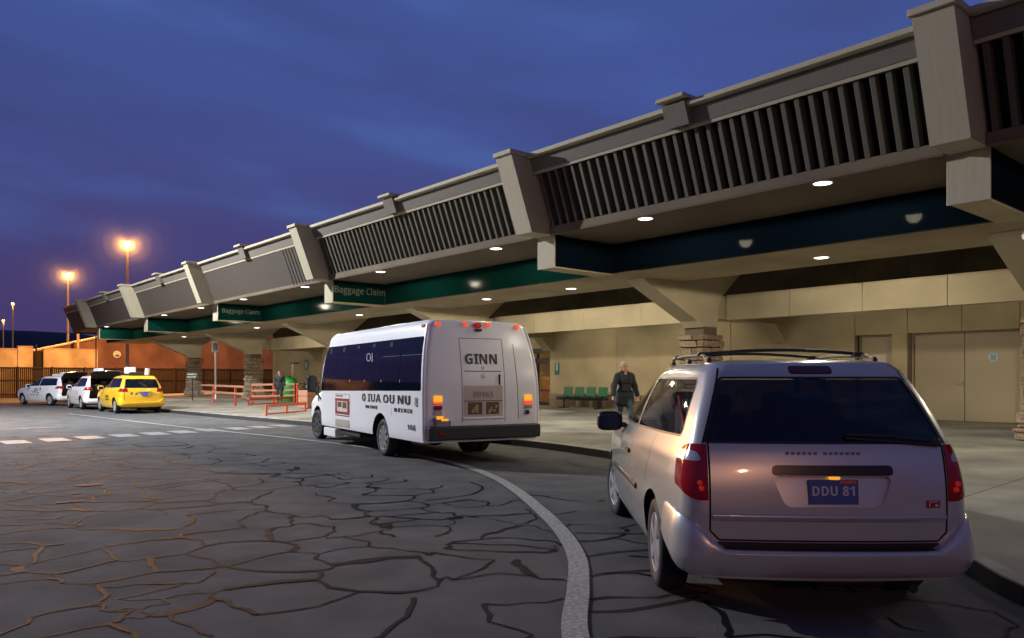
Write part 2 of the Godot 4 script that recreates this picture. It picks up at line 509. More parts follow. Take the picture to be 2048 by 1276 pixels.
func make_camera_and_sky() -> void:
	var cam := Camera3D.new()
	cam.position = Vector3(0, EYE, 0); cam.rotation_degrees.y = -YAW
	cam.keep_aspect = Camera3D.KEEP_HEIGHT
	cam.set_frustum(0.1 * 1276.0 / 1539.0, Vector2(0, 0.1 * 119.0 / 1539.0), 0.1, 3000.0)
	put(cam, "camera")
	var n := FastNoiseLite.new(); n.seed = 5; n.frequency = 1.3; n.fractal_octaves = 5; n.noise_type = FastNoiseLite.TYPE_SIMPLEX_SMOOTH
	var n2 := FastNoiseLite.new(); n2.seed = 9; n2.frequency = 0.9; n2.fractal_octaves = 3; n2.noise_type = FastNoiseLite.TYPE_SIMPLEX_SMOOTH
	var w := 1024; var h := 512
	var im := Image.create(w, h, false, Image.FORMAT_RGBF)
	var low := Color(0.062, 0.045, 0.15); var mid := Color(0.054, 0.088, 0.295); var high := Color(0.028, 0.055, 0.17)
	var cloud := Color(0.04, 0.046, 0.13); var wisp := Color(0.068, 0.125, 0.37)
	for y in h:
		var up := sin(PI * (0.5 - (y + 0.5) / h)); var flat := sqrt(maxf(0.0, 1.0 - up * up))
		for x in w:
			var a := TAU * (x + 0.5) / w
			var c := low
			if up > 0.0:
				var e := rad_to_deg(asin(up))
				c = low.lerp(mid, smoothstep(3.0, 23.0, e)).lerp(high, smoothstep(20.0, 50.0, e))
				var d := Vector3(sin(a) * flat * 1.1, up * 6.0 + 0.9 * sin(a) * flat, -cos(a) * flat * 1.1)
				var k := n.get_noise_3d(d.x, d.y, d.z) + 0.6 * n2.get_noise_3d(d.x * 0.8 + 7.0, d.y, d.z)
				c = c.lerp(cloud, 0.36 * smoothstep(-0.05, 0.55, k) * smoothstep(-2.0, 6.0, e)).lerp(wisp, 0.6 * smoothstep(0.05, 0.5, -k) * smoothstep(3.0, 10.0, e))
			c *= 0.9 + 0.14 * cos(a - 1.0)   # the last afterglow is a little stronger on one side
			im.set_pixel(x, y, c)
	var sky := PanoramaSkyMaterial.new()
	sky.panorama = ImageTexture.create_from_image(im)
	var env := Environment.new()
	env.background_mode = Environment.BG_SKY
	env.sky = Sky.new(); env.sky.sky_material = sky
	env.tonemap_mode = Environment.TONE_MAPPER_LINEAR
	env.tonemap_exposure = 1.0
	env.volumetric_fog_enabled = true; env.volumetric_fog_density = 0.0
	env.sdfgi_enabled = true; env.ssao_enabled = true; env.ssil_enabled = true
	var we := WorldEnvironment.new(); we.environment = env
	put(we, "world_environment")

func spot(parent: Node3D, at: Vector3, aim: Vector3, e: float, c: Color, angle: float, soft: float, size: float) -> void:
	var s := SpotLight3D.new()
	put(s, "spot_light", parent)
	s.position = at
	var d := (aim - at).normalized()
	s.basis = Basis.looking_at(d, Vector3.UP if absf(d.y) < 0.95 else Vector3.RIGHT)
	s.light_energy = e; s.light_color = c.linear_to_srgb(); s.spot_angle = angle; s.spot_angle_attenuation = soft
	s.spot_range = 90.0; s.spot_attenuation = 2.0; s.light_size = size; s.shadow_enabled = true

func omni(parent: Node3D, at: Vector3, e: float, c: Color, size: float) -> void:
	var s := OmniLight3D.new()
	put(s, "bulb_light", parent)
	s.position = at; s.light_energy = e; s.light_color = c.linear_to_srgb(); s.omni_range = 120.0; s.omni_attenuation = 2.0
	s.light_size = size; s.shadow_enabled = true

const SODIUM := Color(1.0, 0.41, 0.09)

func sodium_lamp(at: Vector3, height: float, e: float, radius: float, label: String) -> void:
	var o := thing("street_lamp", label, "street lamp", at, 0.0, "sodium street lamps beyond the terminal")
	var g := Geo.new()
	lathe(g, T(Vector3.ZERO), [Vector2(0.0, 0.0), Vector2(0.22, 0.0), Vector2(0.2, 0.3), Vector2(0.13, 0.5), Vector2(0.09, height - radius)], 12)
	part("pole", g, M.lamp_pole, o)
	g = Geo.new()
	lathe(g, T(Vector3(0, height, 0)), [Vector2(0.0, -radius), Vector2(radius * 0.7, -radius * 0.7), Vector2(radius, 0.0), Vector2(radius * 0.7, radius * 0.6), Vector2(0.0, radius * 0.75)], 16)
	part("lamp_globe", g, M.sodium_lit if e > 500.0 else M.sodium_far, o)
	g = Geo.new()
	lathe(g, T(Vector3(0, height + radius * 0.76, 0)), [Vector2(radius * 0.8, 0.0), Vector2(radius * 0.5, radius * 0.35), Vector2(0.0, radius * 0.5)], 16)
	part("lamp_cap", g, M.black, o)
	omni(o, Vector3(0, height, 0), e, SODIUM, 0.15)
	if e > 500.0:   # added fog shells imitate the lens glow round the two near lamps
		for q in [[0.6, 0.0017], [1.0, 0.001], [1.6, 0.00052], [2.4, 0.00022], [3.4, 0.0001], [4.6, 0.00005]]:
			var f := FogVolume.new()
			f.shape = RenderingServer.FOG_VOLUME_SHAPE_ELLIPSOID; f.size = Vector3(1.1, 0.95, 1.1) * q[0] * 2.0
			f.position = Vector3(0, height, 0)
			var fm := FogMaterial.new(); fm.density = q[1]; fm.albedo = Color(1, 1, 1)
			f.material = fm
			put(f, "glow_fog", o); f.set_meta("kind", "stuff")

func flood_mast(at: Vector3, aim: Vector3, e: float, c: Color, glow: Material, angle: float, label: String) -> void:
	var o := thing("floodlight_mast", label, "floodlight", Vector3(at.x, 0, at.z))
	var g := Geo.new()
	lathe(g, T(Vector3.ZERO), [Vector2(0.0, 0.0), Vector2(0.2, 0.0), Vector2(0.16, 0.4), Vector2(0.09, at.y)], 12)
	part("pole", g, M.pole, o)
	var d := (aim - at).normalized()
	var t := Transform3D(Basis.looking_at(d), Vector3(0, at.y, 0) + d * 0.2)
	g = Geo.new()
	box_t(g, t * T(Vector3(0, 0, 0.06)), Vector3(0.75, 0.5, 0.2), 0.04)
	part("lamp_housing", g, M.pole, o)
	g = Geo.new()
	box_t(g, t * T(Vector3(0, 0, -0.05)), Vector3(0.66, 0.42, 0.02), 0.005)
	part("lamp_glass", g, glow, o)
	spot(o, Vector3(0, at.y, 0) + d * 0.28, Vector3(0, at.y, 0) + d * 5.0, e, c, angle, 0.5, 0.2)

func make_lights() -> void:
	sodium_lamp(Vector3(16.5, 0, -65.0), 12.0, 760.0, 0.235, "tall lit sodium lamp rising behind the terminal's far end, the nearest and highest")
	sodium_lamp(Vector3(16.9, 0, -88.5), 12.0, 760.0, 0.235, "lit sodium lamp left of the terminal's tip, second highest of the four")
	sodium_lamp(Vector3(17.6, 0, -128.0), 12.0, 330.0, 0.24, "small distant sodium lamp with a dark cap before the hills")
	sodium_lamp(Vector3(20.6, 0, -160.0), 11.6, 330.0, 0.24, "leftmost and lowest sodium lamp over the orange wall")
	flood_mast(Vector3(-3.0, 13.0, -33.0), Vector3(10.0, 1.0, -29.0), 1250.0, Color(0.97, 0.98, 1.0), M.down_lit, 75.0, "white floodlight on a mast across the road, left of the picture")
	flood_mast(Vector3(-16.0, 9.0, 22.0), Vector3(7.0, 0.0, -4.0), 100.0, Color(1.0, 0.46, 0.22), M.sodium_lit, 50.0, "sodium floodlight on a mast across the road, behind the photographer")

# ---------------------------------------------------------------- ground, road, markings, walk
func curb_x(z: float) -> float:
	for i in CURB.size() - 1:
		if z <= CURB[i].y and z >= CURB[i + 1].y:
			return lerpf(CURB[i].x, CURB[i + 1].x, (CURB[i].y - z) / (CURB[i].y - CURB[i + 1].y))
	return CURB[0].x if z > CURB[0].y else CURB[CURB.size() - 1].x

func line_x(z: float) -> float:
	for i in LINE.size() - 1:
		if z <= LINE[i].y and z >= LINE[i + 1].y:
			return lerpf(LINE[i].x, LINE[i + 1].x, (LINE[i].y - z) / (LINE[i].y - LINE[i + 1].y))
	return LINE[0].x if z > LINE[0].y else LINE[LINE.size() - 1].x

func walk_y(x: float, z: float) -> float:
	var c := curb_x(z)
	return 0.15 + 0.27 * clampf((x - c) / (22.2 - c), 0.0, 1.0)

func make_ground() -> void:
	var g := Geo.new()
	sheet(g, PackedVector2Array([Vector2(-900, 900), Vector2(900, 900), Vector2(900, -1200), Vector2(-900, -1200)]), -0.01)
	tag(part("ground", g, M.ground), "", "", "", "structure")
	g = Geo.new()
	sheet(g, PackedVector2Array([Vector2(-40, 40), Vector2(30, 40), Vector2(30, -69), Vector2(-40, -69)]), 0.0)
	var road := part("road", g, M.asphalt)
	tag(road, "", "", "", "structure")
	# painted edge line
	g = Geo.new()
	var pts := curve(LINE, 8)
	strip(g, pts, 0.165, 0.014)
	part("lane_line", g, M.line, road, "white painted edge line curving along the lay-by")
	# crosswalk bars
	for i in 14:
		var x := 2.2 + i * 0.86
		if x > 12.0: break
		g = Geo.new()
		var z := -22.0 - (x - 3.0) * 0.25
		var pt := PackedVector2Array()
		var j := rng.randf_range(-0.04, 0.04)
		for q in [[-0.27, 0.62], [0.29, 0.58], [0.27, -0.6], [-0.28, -0.64]]: pt.append(Vector2(x + q[0] + j, z + q[1]))
		sheet(g, pt, 0.009)
		part("crosswalk_bar", g, M.line, road)
	g = Geo.new()
	strip(g, curve([Vector2(-3.0, -26.5), Vector2(2.2, -27.6), Vector2(5.2, -28.0)], 4), 0.16, 0.009)
	part("stop_line", g, M.line, road)
	# sodium lamp reflections painted on the road as small orange sheets
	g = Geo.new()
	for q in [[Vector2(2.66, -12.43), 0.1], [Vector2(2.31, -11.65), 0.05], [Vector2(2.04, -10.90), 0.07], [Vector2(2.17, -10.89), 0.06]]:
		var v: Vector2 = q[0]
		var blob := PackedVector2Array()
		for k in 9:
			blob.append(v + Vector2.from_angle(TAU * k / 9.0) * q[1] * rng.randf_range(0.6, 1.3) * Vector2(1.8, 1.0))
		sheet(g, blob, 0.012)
	part("painted_glint", g, M.glint_orange, road, "orange glints of the sodium lamps painted on the asphalt")
	tar_seals(road)
	# kerb stones and paving slabs
	var walk := Node3D.new(); put(walk, "pavement"); tag(walk, "", "", "", "structure")
	g = Geo.new()
	for i in CURB.size() - 1:   # bed under the slabs, up to the wall
		var a: Vector2 = CURB[i]; var b: Vector2 = CURB[i + 1]
		var e := -0.03
		g.tri(Vector3(a.x + 0.03, 0.15 + e, a.y), Vector3(26.0, 0.42 + e, a.y), Vector3(26.0, 0.42 + e, b.y), Vector3.UP, Vector3.UP, Vector3.UP)
		g.tri(Vector3(a.x + 0.03, 0.15 + e, a.y), Vector3(26.0, 0.42 + e, b.y), Vector3(b.x + 0.03, 0.15 + e, b.y), Vector3.UP, Vector3.UP, Vector3.UP)
	part("slab_bed", g, M.joint, walk)
	var cp := curve(CURB, 12)
	var run := 0.0; var start := 0
	for i in range(1, cp.size()):
		run += cp[i].distance_to(cp[i - 1])
		if run > 1.8 or i == cp.size() - 1:
			kerb_stone(cp.slice(start, i + 1), walk)
			start = i; run = 0.0
	# slabs: rows along z, columns from the kerb to the wall
	var z := 8.9
	while z > -63.5:
		var z1 := maxf(z - 3.05, -63.9)
		var xa := curb_x(z) + 0.2; var xb := curb_x(z1) + 0.2
		var n := 4
		for c in n:
			var l0 := lerpf(xa, 22.18, float(c) / n) + 0.008; var l1 := lerpf(xb, 22.18, float(c) / n) + 0.008
			var r0 := lerpf(xa, 22.18, float(c + 1) / n) - 0.008; var r1 := lerpf(xb, 22.18, float(c + 1) / n) - 0.008
			slab(walk, l0, r0, l1, r1, z - 0.008, z1 + 0.008)
		z = z1

func slab(walk: Node3D, l0: float, r0: float, l1: float, r1: float, za: float, zb: float) -> void:
	var g := Geo.new()
	var n := 6 if absf(za) < 16.0 else 1
	var prev_l := Vector3.ZERO; var prev_r := Vector3.ZERO
	for i in n + 1:
		var f := float(i) / n
		var z := lerpf(za, zb, f)
		var l := lerpf(l0, l1, f); var r := lerpf(r0, r1, f)
		var cx := curb_x(z) + 0.208
		# the slabs nearest the kerb follow its curve
		if l0 - curb_x(za) < 0.3: l = cx
		var pl := Vector3(l, walk_y(l, z), z); var pr := Vector3(r, walk_y(r, z), z)
		if i > 0:
			g.tri(prev_l, prev_r, pr, Vector3.UP, Vector3.UP, Vector3.UP); g.tri(prev_l, pr, pl, Vector3.UP, Vector3.UP, Vector3.UP)
			g.quad(prev_l, pl, pl - Vector3(0, 0.04, 0), prev_l - Vector3(0, 0.04, 0), Vector3(-1, 0, 0))
			g.quad(prev_r, pr, pr - Vector3(0, 0.04, 0), prev_r - Vector3(0, 0.04, 0), Vector3(1, 0, 0))
		if i == 0: g.quad(pl, pr, pr - Vector3(0, 0.04, 0), pl - Vector3(0, 0.04, 0), Vector3(0, 0, 1))
		if i == n: g.quad(pl, pr, pr - Vector3(0, 0.04, 0), pl - Vector3(0, 0.04, 0), Vector3(0, 0, -1))
		prev_l = pl; prev_r = pr
	part("paving_slab", g, M.walk, walk)

func kerb_stone(pts: PackedVector2Array, walk: Node3D) -> void:
	var rows := []
	var top := Geo.new(); var face := Geo.new()
	for i in pts.size():
		var d := (pts[mini(i + 1, pts.size() - 1)] - pts[maxi(i - 1, 0)]).normalized()
		var s := Vector2(-d.y, d.x)   # to the pavement side
		var q := pts[i]
		if i == 0: q += d * 0.004
		if i == pts.size() - 1: q -= d * 0.004
		rows.append([q, s])
	for i in rows.size() - 1:
		var a: Vector2 = rows[i][0]; var b: Vector2 = rows[i + 1][0]; var sa: Vector2 = rows[i][1]; var sb: Vector2 = rows[i + 1][1]
		var n := -Vector3(sa.x, 0, sa.y)
		var a0 := Vector3(a.x, -0.005, a.y); var b0 := Vector3(b.x, -0.005, b.y)
		var a1 := Vector3(a.x, 0.135, a.y); var b1 := Vector3(b.x, 0.135, b.y)
		var a2 := Vector3(a.x + sa.x * 0.015, 0.152, a.y + sa.y * 0.015); var b2 := Vector3(b.x + sb.x * 0.015, 0.152, b.y + sb.y * 0.015)
		var a3 := Vector3(a.x + sa.x * 0.19, 0.154, a.y + sa.y * 0.19); var b3 := Vector3(b.x + sb.x * 0.19, 0.154, b.y + sb.y * 0.19)
		face.tri(a0, b0, b1, n, n, n); face.tri(a0, b1, a1, n, n, n)
		top.tri(a1, b1, b2, n, n, Vector3.UP); top.tri(a1, b2, a2, n, Vector3.UP, Vector3.UP)
		top.tri(a2, b2, b3, Vector3.UP, Vector3.UP, Vector3.UP); top.tri(a2, b3, a3, Vector3.UP, Vector3.UP, Vector3.UP)
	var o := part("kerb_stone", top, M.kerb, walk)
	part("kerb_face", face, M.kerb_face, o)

func tar_seals(road: Node3D) -> void:
	var pts := PackedVector2Array()
	var nz0 := FastNoiseLite.new(); nz0.seed = 31; nz0.frequency = 0.16
	var z := -1.2
	while z > -26.0:
		var s := 0.54 + 0.012 * absf(z)
		var x := -9.0
		while x < 9.5:
			var den := nz0.get_noise_2d(x * 2.0, z * 2.0)
			if rng.randf() < 0.74 + 0.5 * den: pts.append(Vector2(x + rng.randf_range(-0.62, 0.62) * s, z + rng.randf_range(-0.6, 0.6) * s))
			if den > 0.2 and rng.randf() < 0.5: pts.append(Vector2(x + rng.randf_range(-0.5, 0.5) * s, z + rng.randf_range(-0.5, 0.5) * s))
			x += s * 1.05
		z -= s * 0.8
	var tris := Geometry2D.triangulate_delaunay(pts)
	var cen := []; var edge := {}
	for i in range(0, tris.size(), 3):
		var a := pts[tris[i]]; var b := pts[tris[i + 1]]; var c := pts[tris[i + 2]]
		var d := 2.0 * (a.x * (b.y - c.y) + b.x * (c.y - a.y) + c.x * (a.y - b.y))
		var ctr := (a + b + c) / 3.0
		if absf(d) > 1e-4:
			var q := Vector2((a.length_squared() * (b.y - c.y) + b.length_squared() * (c.y - a.y) + c.length_squared() * (a.y - b.y)) / d, (a.length_squared() * (c.x - b.x) + b.length_squared() * (a.x - c.x) + c.length_squared() * (b.x - a.x)) / d)
			if q.distance_to(ctr) < 0.9: ctr = ctr.lerp(q, 0.8)
		cen.append(ctr)
		for e in [[0, 1], [1, 2], [2, 0]]:
			var k0 := mini(tris[i + e[0]], tris[i + e[1]]); var k1 := maxi(tris[i + e[0]], tris[i + e[1]])
			var key := k0 * 100000 + k1
			if not edge.has(key): edge[key] = []
			edge[key].append(i / 3)
	var nz := FastNoiseLite.new(); nz.seed = 3; nz.frequency = 0.35
	var g := Geo.new()
	for key in edge:
		var l: Array = edge[key]
		if l.size() < 2: continue
		var a: Vector2 = cen[l[0]]; var b: Vector2 = cen[l[1]]
		var m := (a + b) * 0.5
		if a.distance_to(b) < 0.05 or a.distance_to(b) > 2.2: continue
		var keep := 0.86
		var lim := 6.3 + 0.5 * nz.get_noise_2d(m.x * 3.0, m.y * 3.0)
		if m.y > -9.0: lim = minf(lim, line_x(m.y) - 0.15)
		if m.x > lim: keep = 0.0
		if m.y > -7.5 and m.x > line_x(m.y) + 0.25: keep = 0.35 if m.x < curb_x(m.y) - 0.4 else 0.0
		if m.y < -21.5: keep = 0.35 if m.x < 4.0 else 0.0
		if m.y < -25.0: keep = 0.0
		if m.x < -6.0: keep *= 0.5
		if rng.randf() > keep: continue
		var w := rng.randf_range(0.02, 0.048)
		if rng.randf() < 0.09: w = rng.randf_range(0.07, 0.12)
		var row := PackedVector2Array(); var ww := PackedFloat32Array()
		var n := maxi(3, int(a.distance_to(b) / 0.12))
		var side := (b - a).orthogonal().normalized()
		for i in n + 1:
			var f := float(i) / n
			var q := a.lerp(b, f) + side * sin(f * PI) * (0.2 * nz.get_noise_2d(m.x * 9.0, m.y * 9.0) + 0.1 * nz.get_noise_2d((a.x + f) * 6.0, a.y * 6.0))
			row.append(q)
			ww.append(w * (0.85 + 0.8 * nz.get_noise_2d(q.x * 7.0, q.y * 7.0 + 50.0)))
		strip(g, row, ww, 0.003 + rng.randf() * 0.004)
	for row in [[Vector2(4.13, -4.16), Vector2(4.54, -4.14), Vector2(5.01, -3.91)], [Vector2(4.82, -4.65), Vector2(5.22, -4.57), Vector2(5.56, -4.39)], [Vector2(3.64, -3.63), Vector2(3.92, -3.39), Vector2(4.56, -3.25)], [Vector2(5.52, -5.43), Vector2(5.79, -5.14), Vector2(6.09, -4.87)], [Vector2(7.02, -9.09), Vector2(6.83, -8.56), Vector2(6.27, -8.12), Vector2(5.53, -8.09)], [Vector2(10.02, -10.11), Vector2(9.72, -9.31), Vector2(9.64, -8.72)]]:
		strip(g, curve(row, 8), 0.03, 0.0075)
	var o := part("tar_seal", g, M.tar, road, "web of dark tar seals over cracks in the asphalt")
	o.set_meta("kind", "stuff")

func make_hills() -> void:
	var nz := FastNoiseLite.new(); nz.seed = 8; nz.frequency = 0.9
	var rows := []
	for r in 5:
		var row := PackedVector3Array()
		for i in 60:
			var a := deg_to_rad(-75.0 + 150.0 * i / 59.0)
			var hh: float = (0.62 + 0.18 * nz.get_noise_2d(a * 3.0, 0.0) + 0.38 * exp(-pow((a - 0.135) / 0.16, 2.0))) * [0.0, 0.45, 0.85, 1.0, 0.7][r]
			var d: float = [900.0, 980.0, 1060.0, 1120.0, 1300.0][r]
			row.append(Vector3(sin(a) * d, hh * 66.0 * (1.0 + 0.05 * nz.get_noise_2d(a * 30.0, r * 3.0)) - 1.0, -cos(a) * d))
		rows.append(row)
	var g := loft(rows, false)
	tag(part("hills", g, M.hill), "", "", "", "structure")

# ---------------------------------------------------------------- the terminal
const BAYS := [-4.05, -12.8, -23.3, -33.7, -44.0, -54.3]
const LEAN := -20.55   # the fascia leans out towards the road, degrees from upright

func lean_frame(x: float, y: float, z: float) -> Transform3D:  # local y runs up the leaning fascia, local x inwards
	return Transform3D(Basis(Vector3(0, 0, 1), deg_to_rad(-LEAN)), Vector3(x, y, z))

func make_terminal() -> void:
	var b := thing("terminal_building", "long tan airport terminal with a leaning finned canopy over its pavement", "building", Vector3(0, 0, 0))
	var g := Geo.new()
	# roof and soffits
	box(g, Vector3(18.8, 6.2, -27.5), Vector3(14.6, 0.16, 66.8)); part("roof", g, M.roof, b)
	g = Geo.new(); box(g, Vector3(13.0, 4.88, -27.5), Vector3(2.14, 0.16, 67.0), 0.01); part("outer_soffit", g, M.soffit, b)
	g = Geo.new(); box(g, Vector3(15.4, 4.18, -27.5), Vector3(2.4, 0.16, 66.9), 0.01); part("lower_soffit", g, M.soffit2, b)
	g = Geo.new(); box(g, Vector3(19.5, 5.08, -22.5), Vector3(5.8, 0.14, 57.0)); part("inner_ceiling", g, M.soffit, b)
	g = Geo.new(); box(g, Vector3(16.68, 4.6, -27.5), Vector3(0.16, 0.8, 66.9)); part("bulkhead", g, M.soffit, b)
	g = Geo.new(); box(g, Vector3(18.8, 5.4, -60.92), Vector3(13.6, 1.4, 0.16)); part("end_wall", g, M.panel, b)
	# dark glossy band between the soffits, one length per bay
	var ends := [6.0] + BAYS + [-60.9]
	for i in ends.size() - 1:
		var z0: float = ends[i] - (0.28 if i > 0 else 0.0); var z1: float = ends[i + 1] + (0.28 if i < ends.size() - 2 else 0.0)
		g = Geo.new(); box(g, Vector3(14.12, 4.45, (z0 + z1) / 2), Vector3(0.1, 0.69, z0 - z1), 0.004)
		part("glossy_band", g, M.band if i < 2 else M.green_band, b)
		make_fascia(b, i, ends[i], ends[i + 1])
	for i in BAYS.size():
		make_frame(b, i, BAYS[i])
	make_wall(b)

func make_fascia(b: Node3D, i: int, z0: float, z1: float) -> void:
	if i > 0: z0 -= 0.27
	if i < 6: z1 += 0.27
	var zm := (z0 + z1) / 2; var w := z0 - z1
	var f := lean_frame(11.95, 4.8, zm)
	var g := Geo.new()
	var ribbed := i <= 2
	box_t(g, f * T(Vector3(0.3, 0.72, 0)), Vector3(0.05, 1.44, w), 0.0)
	part("backing_panel", g, M.dark if ribbed else M.panel, b)
	if ribbed:
		var n := int(w / 0.235)
		for k in n:
			var zz := zm + w / 2 - (k + 0.5) * w / n
			var s := Geo.new()
			box_t(s, lean_frame(11.95, 4.8, zz) * T(Vector3(0.13, 0.67, 0)), Vector3(0.2, 1.3, 0.09), 0.012)
			part("louver_slat", s, M.louver, b)
	else:
		g = Geo.new(); box_t(g, f * T(Vector3(0.06, 0.66, 0)), Vector3(0.1, 1.32, w), 0.01); part("fascia_panel", g, M.panel, b)
		if i == 3:
			for k in 9:
				var s := Geo.new()
				box_t(s, lean_frame(11.95, 4.8, z0 - 0.15 - k * 0.235) * T(Vector3(0.0, 0.66, 0)), Vector3(0.03, 1.3, 0.05), 0.01)
				part("louver_slat", s, M.panel, b)
	g = Geo.new(); box_t(g, f * T(Vector3(0.1, -0.012, 0)), Vector3(0.26, 0.05, w), 0.01); part("bottom_trim", g, M.soffit, b)
	g = Geo.new(); box_t(g, f * T(Vector3(0.12, 1.36, 0)), Vector3(0.26, 0.07, w), 0.01); part("ledge", g, M.fascia, b)
	g = Geo.new(); box_t(g, f * T(Vector3(0.1, 1.53, 0)), Vector3(0.24, 0.27, w)); part("frieze", g, M.frieze, b)
	g = Geo.new(); box(g, Vector3(11.46, 6.42, zm), Vector3(0.5, 0.09, w), 0.012); part("parapet_cap", g, M.fascia, b)
	if i > 0 and i < 6:
		g = Geo.new(); box_t(g, lean_frame(11.93, 4.8, zm - 0.1) * T(Vector3(0.0, 1.62, 0)), Vector3(0.3, 0.42, 0.5), 0.01)
		var s := part("scupper_box", g, M.frieze, b)
		g = Geo.new(); box(g, Vector3(11.26, 6.535, zm - 0.1), Vector3(0.46, 0.07, 0.6), 0.01); part("scupper_cap", g, M.fascia, s)

func make_frame(b: Node3D, i: int, z: float) -> void:
	var g := Geo.new()
	# leaning fin on the fascia
	var f := lean_frame(11.4, 4.78, z)
	prism(g, f * T(Vector3.ZERO), PackedVector2Array([Vector2(0, 0.0), Vector2(0.0, 1.71), Vector2(0.75, 1.43), Vector2(0.75, -0.28)]), 0.52)
	var fin := part("fin", g, M.fascia, b)
	g = Geo.new(); box(g, Vector3(11.1, 6.44, z), Vector3(0.72, 0.1, 0.6), 0.012); part("fin_cap", g, M.fascia, fin)
	# outrigger beam with a light end and dark glossy sides
	g = Geo.new(); box(g, Vector3(13.1, 4.43, z), Vector3(2.0, 0.74, 0.5), 0.006)
	var beam := part("outrigger_beam", g, M.stucco, b)
	g = Geo.new(); box(g, Vector3(12.085, 4.43, z), Vector3(0.03, 0.75, 0.57), 0.006); part("beam_end_plate", g, M.fascia, beam)
	for s in [-1.0, 1.0]:
		g = Geo.new(); box(g, Vector3(13.09, 4.44, z + s * 0.266), Vector3(1.96, 0.7, 0.03), 0.004); part("side_panel", g, M.band if i < 2 else M.green_band, beam)
	if i == 2 or i == 3:
		var tm := text_mesh("Baggage Claim", 0.3 if i == 2 else 0.26, 0.01, font_sans)
		part_mesh("sign_lettering", tm, M.sign_text, beam, T(Vector3(13.1, 4.5, z + 0.286)))
	if i == 0: z = -4.5   # the first pier stands a little beyond its beam
	# bracket: one plate with its arms, column top and inboard arm
	g = Geo.new()
	prism(g, T(Vector3(0, 0, z)), PackedVector2Array([Vector2(17.6, 2.95), Vector2(18.4, 2.95), Vector2(18.4, 3.55), Vector2(18.62, 3.86), Vector2(19.75, 4.75), Vector2(19.75, 5.005), Vector2(16.775, 5.005), Vector2(16.775, 4.09), Vector2(15.2, 4.09), Vector2(15.26, 4.02), Vector2(17.42, 3.12)]), 0.58)
	part("bracket", g, M.lit_stucco, b)
	# beam to the wall and its corbel
	g = Geo.new(); box(g, Vector3(20.3, 3.55, z), Vector3(3.78, 0.66, 0.54), 0.01)
	prism(g, T(Vector3(0, 0, z)), PackedVector2Array([Vector2(22.19, 3.215), Vector2(22.19, 2.7), Vector2(22.05, 2.7), Vector2(21.5, 3.215)]), 0.5)
	if i < 5: part("cross_beam", g, M.stucco, b)
	# stone pier
	var base := walk_y(18.0, z)
	g = Geo.new(); box(g, Vector3(18.0, (base + 2.97) / 2, z), Vector3(0.62, 2.97 - base, 0.62)); box(g, Vector3(18.0, 2.85, z), Vector3(0.64, 0.28, 0.5), 0.02)
	var col := part("column", g, M.mortar, b, "square stone-clad pier")
	var y := base
	while y < 2.72:
		var hh := minf(rng.randf_range(0.07, 0.27), 2.9 - y)
		if i == 2: hh = 0.45
		var wide := 0.78 + (0.26 * (1.0 - (y - base) / 0.75) if y - base < 0.75 else 0.0) + (0.05 if y > 2.3 else 0.0)
		for face in 4:
			var x := -wide / 2
			while x < wide / 2 - 0.02:
				var ww := minf(rng.randf_range(0.16, 0.6), wide / 2 - x)
				if wide / 2 - x - ww < 0.12: ww = wide / 2 - x
				var s := Geo.new()
				var dep := rng.randf_range(0.07, 0.17)
				box_t(s, Transform3D(Basis(Vector3.UP, face * PI / 2), Vector3(18.0, y + hh / 2, z)) * T(Vector3(x + ww / 2, 0, wide / 2 - 0.07 + dep / 2 - 0.04), Vector3(rng.randf_range(-3, 3), rng.randf_range(-4, 4), rng.randf_range(-2.5, 2.5))), Vector3(ww - 0.018, hh - 0.018, dep + 0.06), 0.022)
				part("stone", s, M.stone[rng.randi() % 4], col)
				x += ww
		y += hh
	# curved-end bulkhead panels from this column to the next one away
	if i < 4:
		var za: float = (BAYS[i] - 0.3) if i > 0 else -4.8; var zb: float = BAYS[i + 1] + 0.3
		var n := 4 if i < 2 else 3
		for k in n:
			var a := lerpf(za, zb, float(k) / n) - 0.008; var c := lerpf(za, zb, float(k + 1) / n) + 0.008
			var s := Geo.new()
			var pl := PackedVector2Array()
			if k == n - 1 and i >= 1: pl = PackedVector2Array([Vector2(18.78, a), Vector2(19.02, a), Vector2(19.02, c), Vector2(18.98, c + 0.02), Vector2(18.88, c + 0.1), Vector2(18.81, c + 0.22), Vector2(18.78, c + 0.4)])
			else: pl = PackedVector2Array([Vector2(18.78, a), Vector2(19.02, a), Vector2(19.02, c), Vector2(18.78, c)])
			prism(s, Transform3D(Basis(Vector3(1, 0, 0), Vector3(0, 0, 1), Vector3(0, -1, 0)), Vector3(0, 3.55, 0)), pl, 0.7)
			part("bulkhead_panel", s, M.lit_stucco, b)
	if i == 0:
		for k in 3:
			var s := Geo.new()
			box(s, Vector3(18.9, 3.55, -4.2 + 1.6 + k * 3.2), Vector3(0.24, 0.7, 3.18), 0.006)
			part("bulkhead_panel", s, M.lit_stucco, b)

func wall_piece(b: Node3D, z0: float, z1: float, y0: float, y1: float) -> void:
	var g := Geo.new()
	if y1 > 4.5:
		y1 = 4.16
		box(g, Vector3(22.35, 4.59, (z0 + z1) / 2), Vector3(0.3, 0.84, z0 - z1 - 0.014), 0.004); part("shaded_wall_panel", g, M.shaded_wall, b); g = Geo.new()  # upper part of the same wall, with the recess shade in its colour
	box(g, Vector3(22.35, (y0 + y1) / 2, (z0 + z1) / 2), Vector3(0.3, y1 - y0, z0 - z1 - 0.014), 0.004)
	part("wall_panel", g, M.stucco, b)

